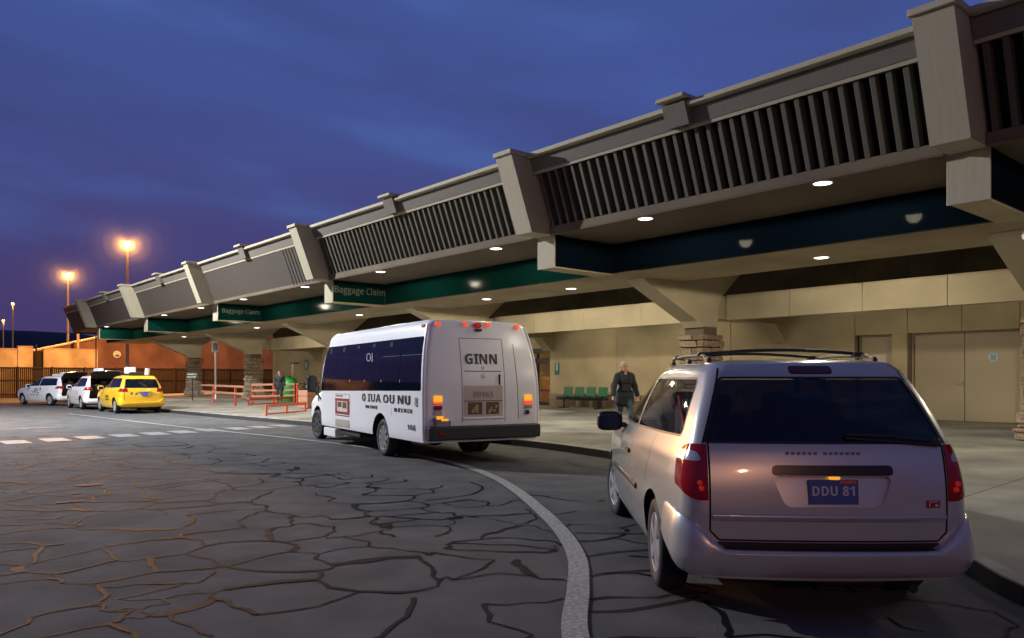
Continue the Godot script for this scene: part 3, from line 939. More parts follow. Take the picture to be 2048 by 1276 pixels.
func make_wall(b: Node3D) -> void:
	var g := Geo.new()
	box(g, Vector3(22.5, 2.6, 0.0), Vector3(0.2, 5.0, 12.4)); box(g, Vector3(22.5, 2.6, -16.8), Vector3(0.2, 5.0, 12.8)); box(g, Vector3(22.5, 2.6, -38.55), Vector3(0.2, 5.0, 25.0))
	box(g, Vector3(22.5, 3.95, -8.3), Vector3(0.2, 2.3, 4.2)); box(g, Vector3(22.5, 3.95, -24.6), Vector3(0.2, 2.3, 3.0))
	part("wall_core", g, M.dark, b)
	for q in [[6.0, 2.0], [2.0, -2.2], [-2.2, -6.27], [-10.44, -14.6], [-14.6, -19.6], [-19.6, -23.3], [-26.2, -30.4], [-30.4, -34.6], [-34.6, -38.8], [-38.8, -43.0], [-43.0, -47.2], [-47.2, -51.0]]:
		wall_piece(b, q[0], q[1], 0.0, 5.0)
	wall_piece(b, -8.97, -9.4, 0.0, 2.8)
	for q in [[-6.27, -7.6], [-7.6, -8.97], [-8.97, -10.44]]: wall_piece(b, q[0], q[1], 2.8, 5.0)
	wall_piece(b, -23.3, -26.2, 2.82, 5.0)
	# service doors
	door(b, -9.42, -10.42, 1, "single tan service door with a paper notice")
	door(b, -6.3, -8.94, 2, "wide tan double service door with a round sign")
	# glazed entrance with a lit lobby
	g = Geo.new()
	for q in [[-23.36, 0.12], [-24.2, 0.07], [-25.2, 0.07], [-26.14, 0.12]]: box(g, Vector3(22.36, 1.62, q[0]), Vector3(0.12, 2.4, q[1]), 0.01)
	box(g, Vector3(22.36, 2.72, -24.75), Vector3(0.14, 0.2, 2.9), 0.01); box(g, Vector3(22.365, 2.3, -24.75), Vector3(0.11, 0.22, 2.66), 0.01); box(g, Vector3(22.36, 0.5, -24.75), Vector3(0.125, 0.14, 2.66), 0.01)
	box(g, Vector3(22.3, 1.05, -24.75), Vector3(0.03, 0.05, 2.66), 0.01)
	var ent := part("entrance_frame", g, M.black, b, "dark framed glazed entrance with a warm lobby behind")
	for q in [[-23.42, -24.16], [-24.24, -25.16], [-25.24, -26.08]]:
		g = Geo.new(); box(g, Vector3(22.38, 1.4, (q[0] + q[1]) / 2), Vector3(0.012, 1.7, q[0] - q[1])); part("glass_pane", g, M.door_glass, ent)
	g = Geo.new()
	box(g, Vector3(24.9, 0.37, -25.0), Vector3(4.6, 0.1, 7.0)); box(g, Vector3(24.9, 2.95, -25.0), Vector3(4.6, 0.1, 7.0)); box(g, Vector3(27.2, 1.65, -25.0), Vector3(0.1, 2.5, 7.0)); box(g, Vector3(24.9, 1.65, -28.5), Vector3(4.6, 2.5, 0.1)); box(g, Vector3(24.9, 1.65, -21.5), Vector3(4.6, 2.5, 0.1))
	part("lobby", g, M.stucco, b)
	g = Geo.new(); box(g, Vector3(25.6, 0.95, -25.6), Vector3(0.6, 1.1, 3.0), 0.02); box(g, Vector3(26.9, 1.6, -24.0), Vector3(0.1, 1.5, 0.8)); part("counter", g, M.wood_int, b)
	# stone skirting under the green seats
	var z := -15.2
	while z > -23.1:
		var w := minf(rng.randf_range(0.35, 0.7), z + 23.2)
		for k in 2:
			var s := Geo.new()
			var ww := w * (1.0 if k == 0 else 0.98)
			box(s, Vector3(22.14 - rng.randf() * 0.02, 0.53 + k * 0.27, z - ww / 2), Vector3(0.16, 0.255, ww - 0.015), 0.02, Vector3(0, rng.randf_range(-1, 1), 0))
			part("skirting_stone", s, M.stone[rng.randi() % 4], b)
		z -= w
	# lamp fixtures behind the bulkhead that wash the wall belong to the building's ceiling
	# (see make_fittings)

func door(b: Node3D, z0: float, z1: float, leaves: int, label: String) -> void:
	var d := Node3D.new(); put(d, "service_door", b); d.set_meta("label", label)
	var w := (z0 - z1 - 0.1) / leaves
	for k in leaves:
		var g := Geo.new(); box(g, Vector3(22.5, 1.58, z0 - 0.05 - w * (k + 0.5)), Vector3(0.06, 2.34, w - 0.012), 0.008); part("door_leaf", g, M.door, d)
	var g := Geo.new()
	box(g, Vector3(22.47, 1.58, z0 - 0.025), Vector3(0.12, 2.34, 0.05), 0.006); box(g, Vector3(22.47, 1.58, z1 + 0.025), Vector3(0.12, 2.34, 0.05), 0.006); box(g, Vector3(22.47, 2.775, (z0 + z1) / 2), Vector3(0.12, 0.05, z0 - z1), 0.006)
	part("door_frame", g, M.door, d)
	var hz := z0 - 0.05 - w * (1.0 if leaves == 2 else 0.12) - (0.12 if leaves == 2 else 0.0)
	g = Geo.new(); box(g, Vector3(22.457, 1.42, hz + 0.06), Vector3(0.03, 0.16, 0.05), 0.006); tube(g, [Vector3(22.46, 1.42, hz + 0.06), Vector3(22.41, 1.42, hz + 0.06), Vector3(22.4, 1.415, hz - 0.08)], 0.012, 6)
	part("door_handle", g, M.steel, d)
	g = Geo.new()
	if leaves == 2:
		lathe(g, Transform3D(Basis(Vector3(0, 0, 1), PI / 2), Vector3(22.468, 2.1, -6.94)), [Vector2(0.13, 0.0), Vector2(0.13, 0.008), Vector2(0.0, 0.008)], 20)
		var s := part("round_sign", g, mat(Color(0.35, 0.45, 0.5), 0.4), d, "small pale blue round sign")
		g = Geo.new(); box(g, Vector3(22.458, 2.1, -6.91), Vector3(0.006, 0.13, 0.035)); box(g, Vector3(22.458, 2.1, -6.97), Vector3(0.006, 0.13, 0.035)); part("sign_symbol", g, mat(Color(0.15, 0.25, 0.32), 0.4), s)
	else:
		box(g, Vector3(22.468, 2.12, -9.85), Vector3(0.004, 0.22, 0.36)); part("paper_notice", g, M.paper, d)

# ---------------------------------------------------------------- fittings
func downlight(at: Vector3, e: float, label: String, group: String) -> void:
	var o := thing("downlight", label, "ceiling light", at, 0.0, group)
	var g := Geo.new()
	lathe(g, T(Vector3.ZERO), [Vector2(0.172, -0.001), Vector2(0.165, -0.016), Vector2(0.145, -0.014), Vector2(0.14, -0.001)], 24)
	part("trim_ring", g, M.plastic_white, o)
	g = Geo.new()
	lathe(g, T(Vector3.ZERO), [Vector2(0.0, -0.022), Vector2(0.1, -0.018), Vector2(0.142, -0.008), Vector2(0.142, -0.001), Vector2(0.0, -0.001)], 24)
	part("lamp_lens", g, M.down_lit, o)
	spot(o, Vector3(0, -0.045, 0), Vector3(0, -1, 0), e, Color(1.0, 0.88, 0.66), 89.0, 0.02, 0.14)

func make_fittings() -> void:
	var outer := "downlights in the outer canopy soffit"
	for q in [[-6.3, "lit downlight in the outer soffit, the nearest one above the silver minivan"], [-10.05, "lit outer soffit downlight just right of the nearest dark outrigger beam over the bus"], [-14.8, "lit outer soffit downlight beyond the large middle fin, above the rear of the white bus"], [-20.3, "lit outer soffit downlight above the front of the white bus"], [-25.4, "lit outer soffit downlight under the third fin, beside the floodlight on the green band"], [-31.0, "lit outer soffit downlight just right of the second lettered outrigger beam"], [-36.0, "lit outer soffit downlight hidden low under the fourth fin"], [-41.4, "small lit outer soffit downlight above the third stone pier"], [-53.0, "smallest lit outer soffit downlight near the canopy's far tip"], [0.5, "lit outer soffit downlight above the pavement, right of the picture"]]:
		downlight(Vector3(12.25, 4.799, q[0]), 6.5, q[1], outer)
	var lower := "downlights in the lower soffit by the piers"
	for q in [[-8.0, "lit downlight in the lower soffit right of the nearest pier's bracket"], [-15.4, "lit lower soffit downlight left of the nearest pier's bracket"], [-19.2, "lit lower soffit downlight above the white bus roof"], [-27.3, "lit lower soffit downlight left of the bus roof, beside the second bracket"], [-1.6, "lit lower soffit downlight beside the camera dome"], [-37.5, "lit lower soffit downlight between the two far stone piers"], [-48.5, "lit lower soffit downlight beyond the far stone piers"]]:
		downlight(Vector3(15.5, 4.099, q[0]), 11.0, q[1], lower)
	for q in [[1.8, "wall lamp behind the bulkhead, right of the double door"], [-1.6, "wall lamp behind the bulkhead, first right of the double door"], [-6.9, "wall lamp behind the bulkhead over the wide double door"], [-10.2, "wall lamp behind the bulkhead over the single door"], [-16.0, "wall lamp behind the bulkhead right of the green seats"], [-20.2, "wall lamp behind the bulkhead over the green seats"], [-26.0, "wall lamp behind the bulkhead over the glazed entrance"], [-30.8, "wall lamp behind the bulkhead left of the glazed entrance"], [-36.6, "wall lamp behind the bulkhead by the green domed bin"], [-41.2, "wall lamp behind the bulkhead nearest the far wall end"]]:
		var o := thing("wall_lamp", q[1], "wall lamp", Vector3(19.03, 3.36, q[0]), 0.0, "wall lamps on the back of the bulkhead")
		var g := Geo.new()
		box(g, Vector3(0.05, 0, 0), Vector3(0.1, 0.16, 0.6), 0.02); part("lamp_housing", g, M.plastic_white, o)
		g = Geo.new(); box(g, Vector3(0.11, -0.03, 0), Vector3(0.015, 0.08, 0.54), 0.004); part("lamp_lens", g, M.down_lit, o)
		spot(o, Vector3(0.15, -0.03, 0), Vector3(1.15, -0.93, 0), 1.4 if q[0] > -12.0 else 3.2, Color(1.0, 0.86, 0.6), 58.0, 0.35, 0.1)
	var lb := thing("lobby_lamp", "lamp on the lobby ceiling behind the glazed entrance", "ceiling light", Vector3(24.4, 2.9, -25.6))
	var lg := Geo.new(); lathe(lg, T(Vector3.ZERO), [Vector2(0.0, -0.12), Vector2(0.14, -0.1), Vector2(0.2, 0.0), Vector2(0.0, 0.0)], 20); part("lamp_shade", lg, lit(Color(1.0, 0.7, 0.4), 3.0), lb)
	omni(lb, Vector3(0, -0.06, 0), 3.5, Color(1.0, 0.6, 0.28), 0.1)
	# camera dome under the lower soffit
	var c := thing("camera_dome", "grey security camera dome hanging under the lower soffit at right", "security camera", Vector3(14.75, 4.1, -3.95))
	var g := Geo.new()
	tube(g, [Vector3(0, 0, 0), Vector3(0, -0.1, 0)], 0.04, 10); lathe(g, T(Vector3.ZERO), [Vector2(0.17, -0.26), Vector2(0.19, -0.2), Vector2(0.16, -0.12), Vector2(0.0, -0.09)], 20)
	part("housing", g, M.plastic_white, c)
	g = Geo.new(); lathe(g, T(Vector3.ZERO), [Vector2(0.0, -0.36), Vector2(0.08, -0.345), Vector2(0.13, -0.31), Vector2(0.15, -0.26), Vector2(0.0, -0.255)], 20)
	part("dome", g, M.black, c)
	# twin floodlight on the green band
	c = thing("twin_floodlight", "white twin-headed floodlight fixed to the green band under the third fin", "floodlight", Vector3(14.05, 4.42, -25.1))
	g = Geo.new(); box(g, Vector3(-0.04, 0, 0), Vector3(0.08, 0.14, 0.14), 0.01); tube(g, [Vector3(-0.07, 0, -0.3), Vector3(-0.1, 0.02, 0), Vector3(-0.07, 0, 0.3)], 0.025, 8)
	part("mount", g, M.plastic_white, c)
	for s in [-1.0, 1.0]:
		g = Geo.new(); box(g, Vector3(-0.17, -0.02, s * 0.26), Vector3(0.2, 0.17, 0.3), 0.04, Vector3(0, s * 16.0, 12)); part("lamp_head", g, M.plastic_white, c)
		g = Geo.new(); box(g, Vector3(-0.272, -0.045, s * 0.29), Vector3(0.012, 0.11, 0.24), 0.004, Vector3(0, s * 16.0, 12)); part("lamp_glass", g, lit(Color(1, 0.97, 0.9), 1.2), c)
	# lamp at the canopy's tip
	c = thing("tip_lamp", "small white lamp on a curved arm at the canopy's far tip", "street lamp", Vector3(13.2, 0, -61.6))
	g = Geo.new(); tube(g, [Vector3(0.35, 0, 0), Vector3(0.35, 4.6, 0), Vector3(0.25, 4.85, 0), Vector3(0.05, 4.92, 0)], 0.045, 8); part("pole", g, M.pole, c)
	g = Geo.new(); box(g, Vector3(-0.15, 4.92, 0), Vector3(0.5, 0.14, 0.3), 0.06); part("lamp_head", g, lit(Color(1, 0.97, 0.9), 0.9), c)
	# wall signs
	var s := thing("restroom_sign", "teal upright sign on the tan wall above the green seats", "sign", Vector3(22.185, 1.95, -22.85))
	g = Geo.new(); box(g, Vector3.ZERO, Vector3(0.02, 0.5, 0.26), 0.004); part("board", g, M.teal, s)
	g = Geo.new(); box(g, Vector3(-0.013, 0.05, 0), Vector3(0.006, 0.24, 0.05)); lathe(g, Transform3D(Basis(Vector3(0, 0, 1), PI / 2), Vector3(-0.012, 0.2, 0)), [Vector2(0.035, 0.0), Vector2(0.035, 0.005), Vector2(0.0, 0.005)], 12); part("symbol", g, M.plastic_white, s)
	s = thing("oval_sign", "oval dark teal and white sign on the far tan wall", "sign", Vector3(22.185, 2.42, -45.8))
	g = Geo.new()
	var el := PackedVector2Array()
	for k in 24: el.append(Vector2(cos(TAU * k / 24) * 0.28, sin(TAU * k / 24) * 0.33))
	prism(g, Transform3D(Basis(Vector3.UP, -PI / 2), Vector3.ZERO), el, 0.02); part("board", g, M.teal, s)
	g = Geo.new(); box(g, Vector3(-0.014, 0, 0), Vector3(0.006, 0.46, 0.1)); box(g, Vector3(-0.014, 0.02, 0.16), Vector3(0.006, 0.26, 0.05)); box(g, Vector3(-0.014, 0.02, -0.16), Vector3(0.006, 0.26, 0.05)); part("symbol", g, M.plastic_white, s)

# ---------------------------------------------------------------- street furniture
func seat_bench(at: Vector3, turn: float, label: String) -> void:
	var y := walk_y(at.x, at.z)
	var o := thing("seat_bench", label, "bench", Vector3(at.x, y, at.z), turn, "rows of green seats")
	var g := Geo.new()
	box(g, Vector3(0, 0.36, 0), Vector3(2.7, 0.07, 0.09), 0.01); part("beam", g, M.black, o)
	for s in [-1.0, 1.0]:
		g = Geo.new(); box(g, Vector3(s * 0.95, 0.18, 0), Vector3(0.06, 0.34, 0.06), 0.008); box(g, Vector3(s * 0.95, 0.02, 0), Vector3(0.07, 0.04, 0.56), 0.01); part("leg", g, M.black, o)
	for k in 4:
		var x := -0.93 + k * 0.62
		g = Geo.new()
		box(g, Vector3(x, 0.43, 0.03), Vector3(0.48, 0.035, 0.44), 0.015, Vector3(-4, 0, 0)); part("seat", g, M.green, o)
		g = Geo.new(); box(g, Vector3(x, 0.64, -0.21), Vector3(0.48, 0.36, 0.03), 0.014, Vector3(-8, 0, 0)); part("backrest", g, M.green, o)
		g = Geo.new(); box(g, Vector3(x, 0.42, -0.17), Vector3(0.08, 0.1, 0.1), 0.01); part("bracket", g, M.black, o)

func railing(pts: Array, h: Array, post_at: Array, m_post: Material, m_rail: Material, label: String, group := "") -> void:
	var o := thing("railing", label, "railing", Vector3(pts[0].x, 0, pts[0].y), 0.0, group)
	for p in post_at:
		var f: Vector2 = pts[0].lerp(pts[1], p)
		var y := walk_y(f.x, f.y)
		var g := Geo.new(); box(g, Vector3(f.x - pts[0].x, y + h[0] / 2, f.y - pts[0].y), Vector3(0.09, h[0], 0.09), 0.012); part("post", g, m_post, o)
	for hh in h:
		var a := Vector3(0, walk_y(pts[0].x, pts[0].y) + hh - 0.04, 0); var b := Vector3(pts[1].x - pts[0].x, walk_y(pts[1].x, pts[1].y) + hh - 0.04, pts[1].y - pts[0].y)
		var g := Geo.new()
		var d := (b - a)
		box_t(g, Transform3D(Basis.looking_at(d.normalized()), (a + b) / 2) * T(Vector3(0.06, 0, 0)), Vector3(0.04, 0.1, d.length()), 0.008); part("rail", g, m_rail, o)

func make_street() -> void:
	seat_bench(Vector3(21.45, 0, -20.75), -90.0, "row of four green seats against the tan wall, behind the walking person")
	seat_bench(Vector3(19.2, 0, -38.2), -60.0, "row of green seats behind the red railings, left of the bus nose")
	railing([Vector2(15.0, -43.9), Vector2(14.0, -35.2)], [0.98, 0.64], [0.3, 0.8], M.red_paint, M.rail_wood, "low railing on two red posts between the far stone piers")
	railing([Vector2(15.6, -38.4), Vector2(17.4, -37.2)], [1.0, 0.7, 0.42], [0.02, 0.5, 0.98], M.red_paint, M.rail_wood, "short brown railing in front of the person in a dark coat")
	railing([Vector2(17.2, -36.6), Vector2(19.4, -38.6)], [1.02, 0.72], [0.03, 0.97], M.red_paint, M.rail_wood, "brown and red railing before the green domed bin")
	# low red barriers
	for q in [[Vector2(11.75, -27.6), Vector2(14.1, -29.2), 0.42, "low orange-red barrier nearest the kerb, left of the bus nose"], [Vector2(14.6, -36.4), Vector2(18.2, -38.2), 0.36, "low orange-red barrier behind the nearer one, by the second pier"]]:
		var a: Vector2 = q[0]; var b: Vector2 = q[1]
		var o := thing("low_barrier", q[3], "barrier", Vector3(a.x, walk_y(a.x, a.y), a.y), 0.0, "low red barriers on the pavement")
		var d := b - a
		for f in [0.01, 0.5, 0.99]:
			var g := Geo.new(); box(g, Vector3(d.x * f, q[2] / 2, d.y * f), Vector3(0.08, q[2], 0.08), 0.01); part("post", g, M.orange_paint, o)
		for hh in [q[2] - 0.05, 0.07]:
			var g := Geo.new(); box_t(g, Transform3D(Basis.looking_at(Vector3(d.x, 0, d.y).normalized()), Vector3(d.x / 2, hh, d.y / 2)) * T(Vector3(0.055, 0, 0)), Vector3(0.03, 0.1 if hh > 0.1 else 0.06, d.length()), 0.006); part("plank", g, M.orange_paint, o)
	var o := thing("planter_box", "tan boarded planter box just left of the bus nose", "planter", Vector3(15.2, walk_y(15.2, -31.3), -31.3), 20.0)
	var g := Geo.new(); box(g, Vector3(0, 0.4, 0), Vector3(0.5, 0.78, 0.5), 0.02); part("box", g, M.rail_wood, o)
	for k in 3:
		g = Geo.new(); box(g, Vector3(0, 0.14 + k * 0.26, 0.265), Vector3(0.54, 0.22, 0.03), 0.008); part("board", g, M.rail_wood, o)
		g = Geo.new(); box(g, Vector3(-0.265, 0.14 + k * 0.26, 0), Vector3(0.03, 0.22, 0.54), 0.008); part("board", g, M.rail_wood, o)
	# bins
	o = thing("domed_bin", "tall green bin with a domed top behind the railing", "bin", Vector3(18.0, walk_y(18.0, -39.2), -39.2))
	g = Geo.new(); lathe(g, T(Vector3.ZERO), [Vector2(0.42, 0.0), Vector2(0.46, 0.05), Vector2(0.46, 0.92), Vector2(0.43, 1.05), Vector2(0.33, 1.2), Vector2(0.16, 1.3), Vector2(0.0, 1.33)], 24); part("body", g, mat(Color(0.01, 0.2, 0.03), 0.45), o)
	g = Geo.new(); lathe(g, T(Vector3(0, 1.31, 0)), [Vector2(0.07, 0.0), Vector2(0.08, 0.05), Vector2(0.0, 0.07)], 12); part("knob", g, M.black, o)
	o = thing("litter_bin", "black rounded litter bin right of the green domed bin", "bin", Vector3(18.1, walk_y(18.1, -37.0), -37.0))
	g = Geo.new(); lathe(g, T(Vector3.ZERO), [Vector2(0.2, 0.0), Vector2(0.25, 0.03), Vector2(0.27, 0.95), Vector2(0.26, 1.05), Vector2(0.2, 1.15), Vector2(0.0, 1.18)], 20); part("body", g, M.black, o)
	g = Geo.new(); box(g, Vector3(-0.2, 0.8, 0.17), Vector3(0.16, 0.1, 0.03), 0.01, Vector3(0, -45, 0)); part("label_plate", g, M.plastic_white, o)
	# posts with signs
	o = thing("arm_sign", "thin post with a short dark arm above the green bin", "sign", Vector3(18.5, walk_y(18.5, -39.9), -39.9))
	g = Geo.new(); box(g, Vector3(0, 1.02, 0), Vector3(0.07, 2.04, 0.07), 0.01); part("post", g, M.stucco, o)
	g = Geo.new(); box(g, Vector3(0.1, 2.06, 0.1), Vector3(0.05, 0.09, 0.5), 0.01, Vector3(0, 40, 0)); part("arm", g, M.black, o)
	o = thing("pole_sign", "white sign with a blue figure on a tall pale pole between the piers", "sign", Vector3(17.0, walk_y(17.0, -47.4), -47.4), -40.8)
	g = Geo.new(); tube(g, [Vector3(0, 0, 0), Vector3(0, 3.5, 0)], 0.05, 10); part("pole", g, M.plastic_white, o)
	g = Geo.new(); box(g, Vector3(0, 3.2, 0.065), Vector3(0.42, 0.66, 0.02), 0.004); part("sign_board", g, M.plastic_white, o)
	g = Geo.new()
	var arch := PackedVector2Array([Vector2(-0.1, -0.22), Vector2(-0.1, 0.1), Vector2(-0.06, 0.2), Vector2(0.02, 0.24), Vector2(0.09, 0.18), Vector2(0.11, 0.08), Vector2(0.11, -0.22), Vector2(0.04, -0.22), Vector2(0.03, 0.12), Vector2(-0.03, 0.12), Vector2(-0.04, -0.22)])
	prism(g, T(Vector3(0, 3.2, 0.078)), arch, 0.006); part("symbol", g, mat(Color(0.08, 0.2, 0.4), 0.5), o)
	o = thing("notice_sign", "dark notice board with pale lettering on a thin post before the leftmost pier", "sign", Vector3(15.3, walk_y(15.3, -46.4), -46.4), -36.0)
	g = Geo.new(); tube(g, [Vector3(0, 0, 0), Vector3(0, 1.6, 0)], 0.03, 8); part("post", g, M.black, o)
	g = Geo.new(); box(g, Vector3(0, 1.46, 0.04), Vector3(0.64, 0.36, 0.03), 0.006); part("board", g, mat(Color(0.02, 0.035, 0.025), 0.5), o)
	for k in 2:
		g = Geo.new()
		var x := -0.26
		while x < 0.22:
			var w := rng.randf_range(0.03, 0.09)
			box(g, Vector3(x + w / 2, 1.54 - k * 0.15, 0.058), Vector3(w, 0.07, 0.004)); x += w + 0.025
		part("lettering", g, M.paper, o)

# ---------------------------------------------------------------- beyond the terminal
func make_far() -> void:
	var o := thing("slatted_fence", "long dark brown slatted fence closing the far end of the road", "fence", Vector3(3.0, 0, -72.0))
	for k in 15:
		var p := Geo.new(); box(p, Vector3(k * 2.4, 1.25, 0.08), Vector3(0.14, 2.5, 0.14), 0.01); part("post", p, M.fence, o)
	for hh in [0.3, 1.4, 2.4]:
		var p := Geo.new(); box(p, Vector3(16.8, hh, 0.02), Vector3(34.0, 0.12, 0.05), 0.008); part("rail", p, M.fence, o)
	var g := Geo.new()
	for k in 240:
		box(g, Vector3(k * 0.14, 1.22 + rng.randf_range(-0.02, 0.02), -0.03), Vector3(0.115, 2.4, 0.03))
	part("slat", g, M.fence, o).set_meta("kind", "stuff")
	o = thing("tan_wall", "long tan panelled wall lit orange above the fence", "wall", Vector3(0, 0, -80.0))
	for q in [[-2.0, 3.6, 4.05], [3.64, 8.2, 4.1], [8.24, 11.3, 4.12], [11.34, 12.5, 4.35], [13.3, 17.7, 4.2]]:
		g = Geo.new(); box(g, Vector3((q[0] + q[1]) / 2, q[2] / 2, 0), Vector3(q[1] - q[0], q[2], 0.4), 0.01); part("wall_panel", g, M.tan_wall, o)
		g = Geo.new(); box(g, Vector3((q[0] + q[1]) / 2, q[2] + 0.04, 0), Vector3(q[1] - q[0], 0.08, 0.5), 0.01); part("coping", g, M.tan_wall, o)
	g = Geo.new(); box(g, Vector3(12.9, 2.0, -0.3), Vector3(0.8, 4.0, 0.2)); part("gate", g, M.fence, o)
	g = Geo.new(); tube(g, [Vector3(12.72, 0, 0.3), Vector3(12.72, 4.6, 0.3)], 0.07, 8); part("post", g, M.fence, o)
	o = thing("gabled_hall", "low reddish hall with a sloping roofline behind the tan wall", "building", Vector3(0, 0, -85.0))
	g = Geo.new()
	prism(g, T(Vector3(0, 0, -4.0)), PackedVector2Array([Vector2(13.5, 0), Vector2(44, 0), Vector2(44, 7.6), Vector2(27.0, 7.6), Vector2(13.5, 4.1)]), 8.0); part("wall", g, M.red_wall, o)
	g = Geo.new()
	prism(g, T(Vector3(0, 0, -4.0)), PackedVector2Array([Vector2(13.2, 4.06), Vector2(27.0, 7.64), Vector2(44.2, 7.64), Vector2(44.2, 7.8), Vector2(27.0, 7.8), Vector2(13.2, 4.22)]), 8.5); part("roof", g, M.tan_wall, o)
	var s := thing("round_sign", "small round white and teal sign on the reddish hall", "sign", Vector3(20.6, 4.0, -84.97))
	g = Geo.new(); lathe(g, Transform3D(Basis(Vector3(1, 0, 0), PI / 2), Vector3.ZERO), [Vector2(0.36, 0.0), Vector2(0.36, 0.03), Vector2(0.0, 0.03)], 20); part("disc", g, M.plastic_white, s)
	g = Geo.new(); box(g, Vector3(0.03, -0.14, 0.036), Vector3(0.36, 0.2, 0.006)); part("symbol", g, M.teal, s)
	s = thing("grey_post", "thin grey post standing before the reddish hall", "post", Vector3(15.9, 0, -62.6))
	g = Geo.new(); tube(g, [Vector3(0, 0, 0), Vector3(0, 4.0, 0)], 0.06, 8); part("pole", g, M.pole, s)
	s = thing("short_post", "short orange-lit post beside the tall lamp pole at the canopy's tip", "post", Vector3(16.6, 0, -82.5))
	g = Geo.new(); tube(g, [Vector3(0, 0, 0), Vector3(0, 6.2, 0)], 0.13, 8); part("pole", g, M.tan_wall, s)

# ---------------------------------------------------------------- people
# bones: [from, to, radius, radius, colour]; joined with a smooth minimum and meshed as surface nets
func flesh(bones: Array, cell: float, blend: float) -> Array:
	var lo := Vector3.INF; var hi := -Vector3.INF
	for b in bones:
		var r: float = maxf(b[2], b[3]) + blend + cell * 2.0
		lo = lo.min(b[0].min(b[1]) - Vector3.ONE * r); hi = hi.max(b[0].max(b[1]) + Vector3.ONE * r)
	var nx := int((hi.x - lo.x) / cell) + 2; var ny := int((hi.y - lo.y) / cell) + 2; var nz := int((hi.z - lo.z) / cell) + 2
	var f := PackedFloat32Array(); f.resize(nx * ny * nz); f.fill(1.0)
	var own := PackedByteArray(); own.resize(nx * ny * nz)
	var best := PackedFloat32Array(); best.resize(nx * ny * nz); best.fill(9.0)
	for bi in bones.size():
		var b = bones[bi]
		var a: Vector3 = b[0]; var d: Vector3 = b[1] - a
		var dd := maxf(d.length_squared(), 1e-9)
		var ra: float = b[2]; var rb: float = b[3]
		var m := maxf(ra, rb) + blend + cell * 2.0
		var l: Vector3 = (a.min(b[1]) - Vector3.ONE * m - lo) / cell; var h: Vector3 = (a.max(b[1]) + Vector3.ONE * m - lo) / cell
		for z in range(maxi(0, int(l.z)), mini(nz, int(h.z) + 1)):
			for y in range(maxi(0, int(l.y)), mini(ny, int(h.y) + 1)):
				for x in range(maxi(0, int(l.x)), mini(nx, int(h.x) + 1)):
					var p := lo + Vector3(x, y, z) * cell
					var t := clampf((p - a).dot(d) / dd, 0.0, 1.0)
					var v := (p - a - d * t).length() - lerpf(ra, rb, t)
					var i := (z * ny + y) * nx + x
					if v < best[i]:
						best[i] = v; own[i] = bi
					var k := maxf(blend - absf(f[i] - v), 0.0) / blend
					f[i] = minf(f[i], v) - k * k * blend * 0.25
	var at := PackedInt32Array(); at.resize(nx * ny * nz); at.fill(-1)
	var vs := PackedVector3Array(); var vc := PackedColorArray()
	for z in nz - 1:
		for y in ny - 1:
			for x in nx - 1:
				var i := (z * ny + y) * nx + x
				var s := Vector3.ZERO; var n := 0
				var c0 := f[i]
				var all := true
				for q in 8:
					if (f[i + (q & 1) + ((q >> 1) & 1) * nx + (q >> 2) * nx * ny] < 0.0) != (c0 < 0.0):
						all = false; break
				if all: continue
				for e in [[0, 1], [0, 2], [0, 4], [1, 3], [1, 5], [2, 3], [2, 6], [3, 7], [4, 5], [4, 6], [5, 7], [6, 7]]:
					var p: int = e[0]; var r: int = e[1]
					var fp := f[i + (p & 1) + ((p >> 1) & 1) * nx + (p >> 2) * nx * ny]; var fr := f[i + (r & 1) + ((r >> 1) & 1) * nx + (r >> 2) * nx * ny]
					if (fp < 0.0) != (fr < 0.0):
						var t := fp / (fp - fr)
						s += Vector3(p & 1, (p >> 1) & 1, p >> 2).lerp(Vector3(r & 1, (r >> 1) & 1, r >> 2), t); n += 1
				at[i] = vs.size()
				vs.append(lo + (Vector3(x, y, z) + s / n) * cell)
				vc.append(bones[own[i]][4])
	var idx := PackedInt32Array()
	var step := [1, nx, nx * ny]
	for z in range(1, nz - 1):
		for y in range(1, ny - 1):
			for x in range(1, nx - 1):
				var i := (z * ny + y) * nx + x
				for ax in 3:
					if (f[i] < 0.0) == (f[i + step[ax]] < 0.0): continue
					var u: int = step[(ax + 1) % 3]; var w: int = step[(ax + 2) % 3]
					var q := [at[i], at[i - u], at[i - u - w], at[i - w]]
					if q.min() < 0: continue
					if f[i] < 0.0: idx.append_array([q[0], q[2], q[1], q[0], q[3], q[2]])
					else: idx.append_array([q[0], q[1], q[2], q[0], q[2], q[3]])
	return [vs, vc, idx]

func flesh_mesh(nets: Array) -> ArrayMesh:
	var st := SurfaceTool.new()
	st.begin(Mesh.PRIMITIVE_TRIANGLES)
	var base := 0
	for w in nets:
		for i in w[0].size():
			st.set_color(w[1][i]); st.set_smooth_group(0); st.add_vertex(w[0][i])
		for i in w[2]: st.add_index(base + i)
		base += w[0].size()
	st.generate_normals()
	return st.commit()

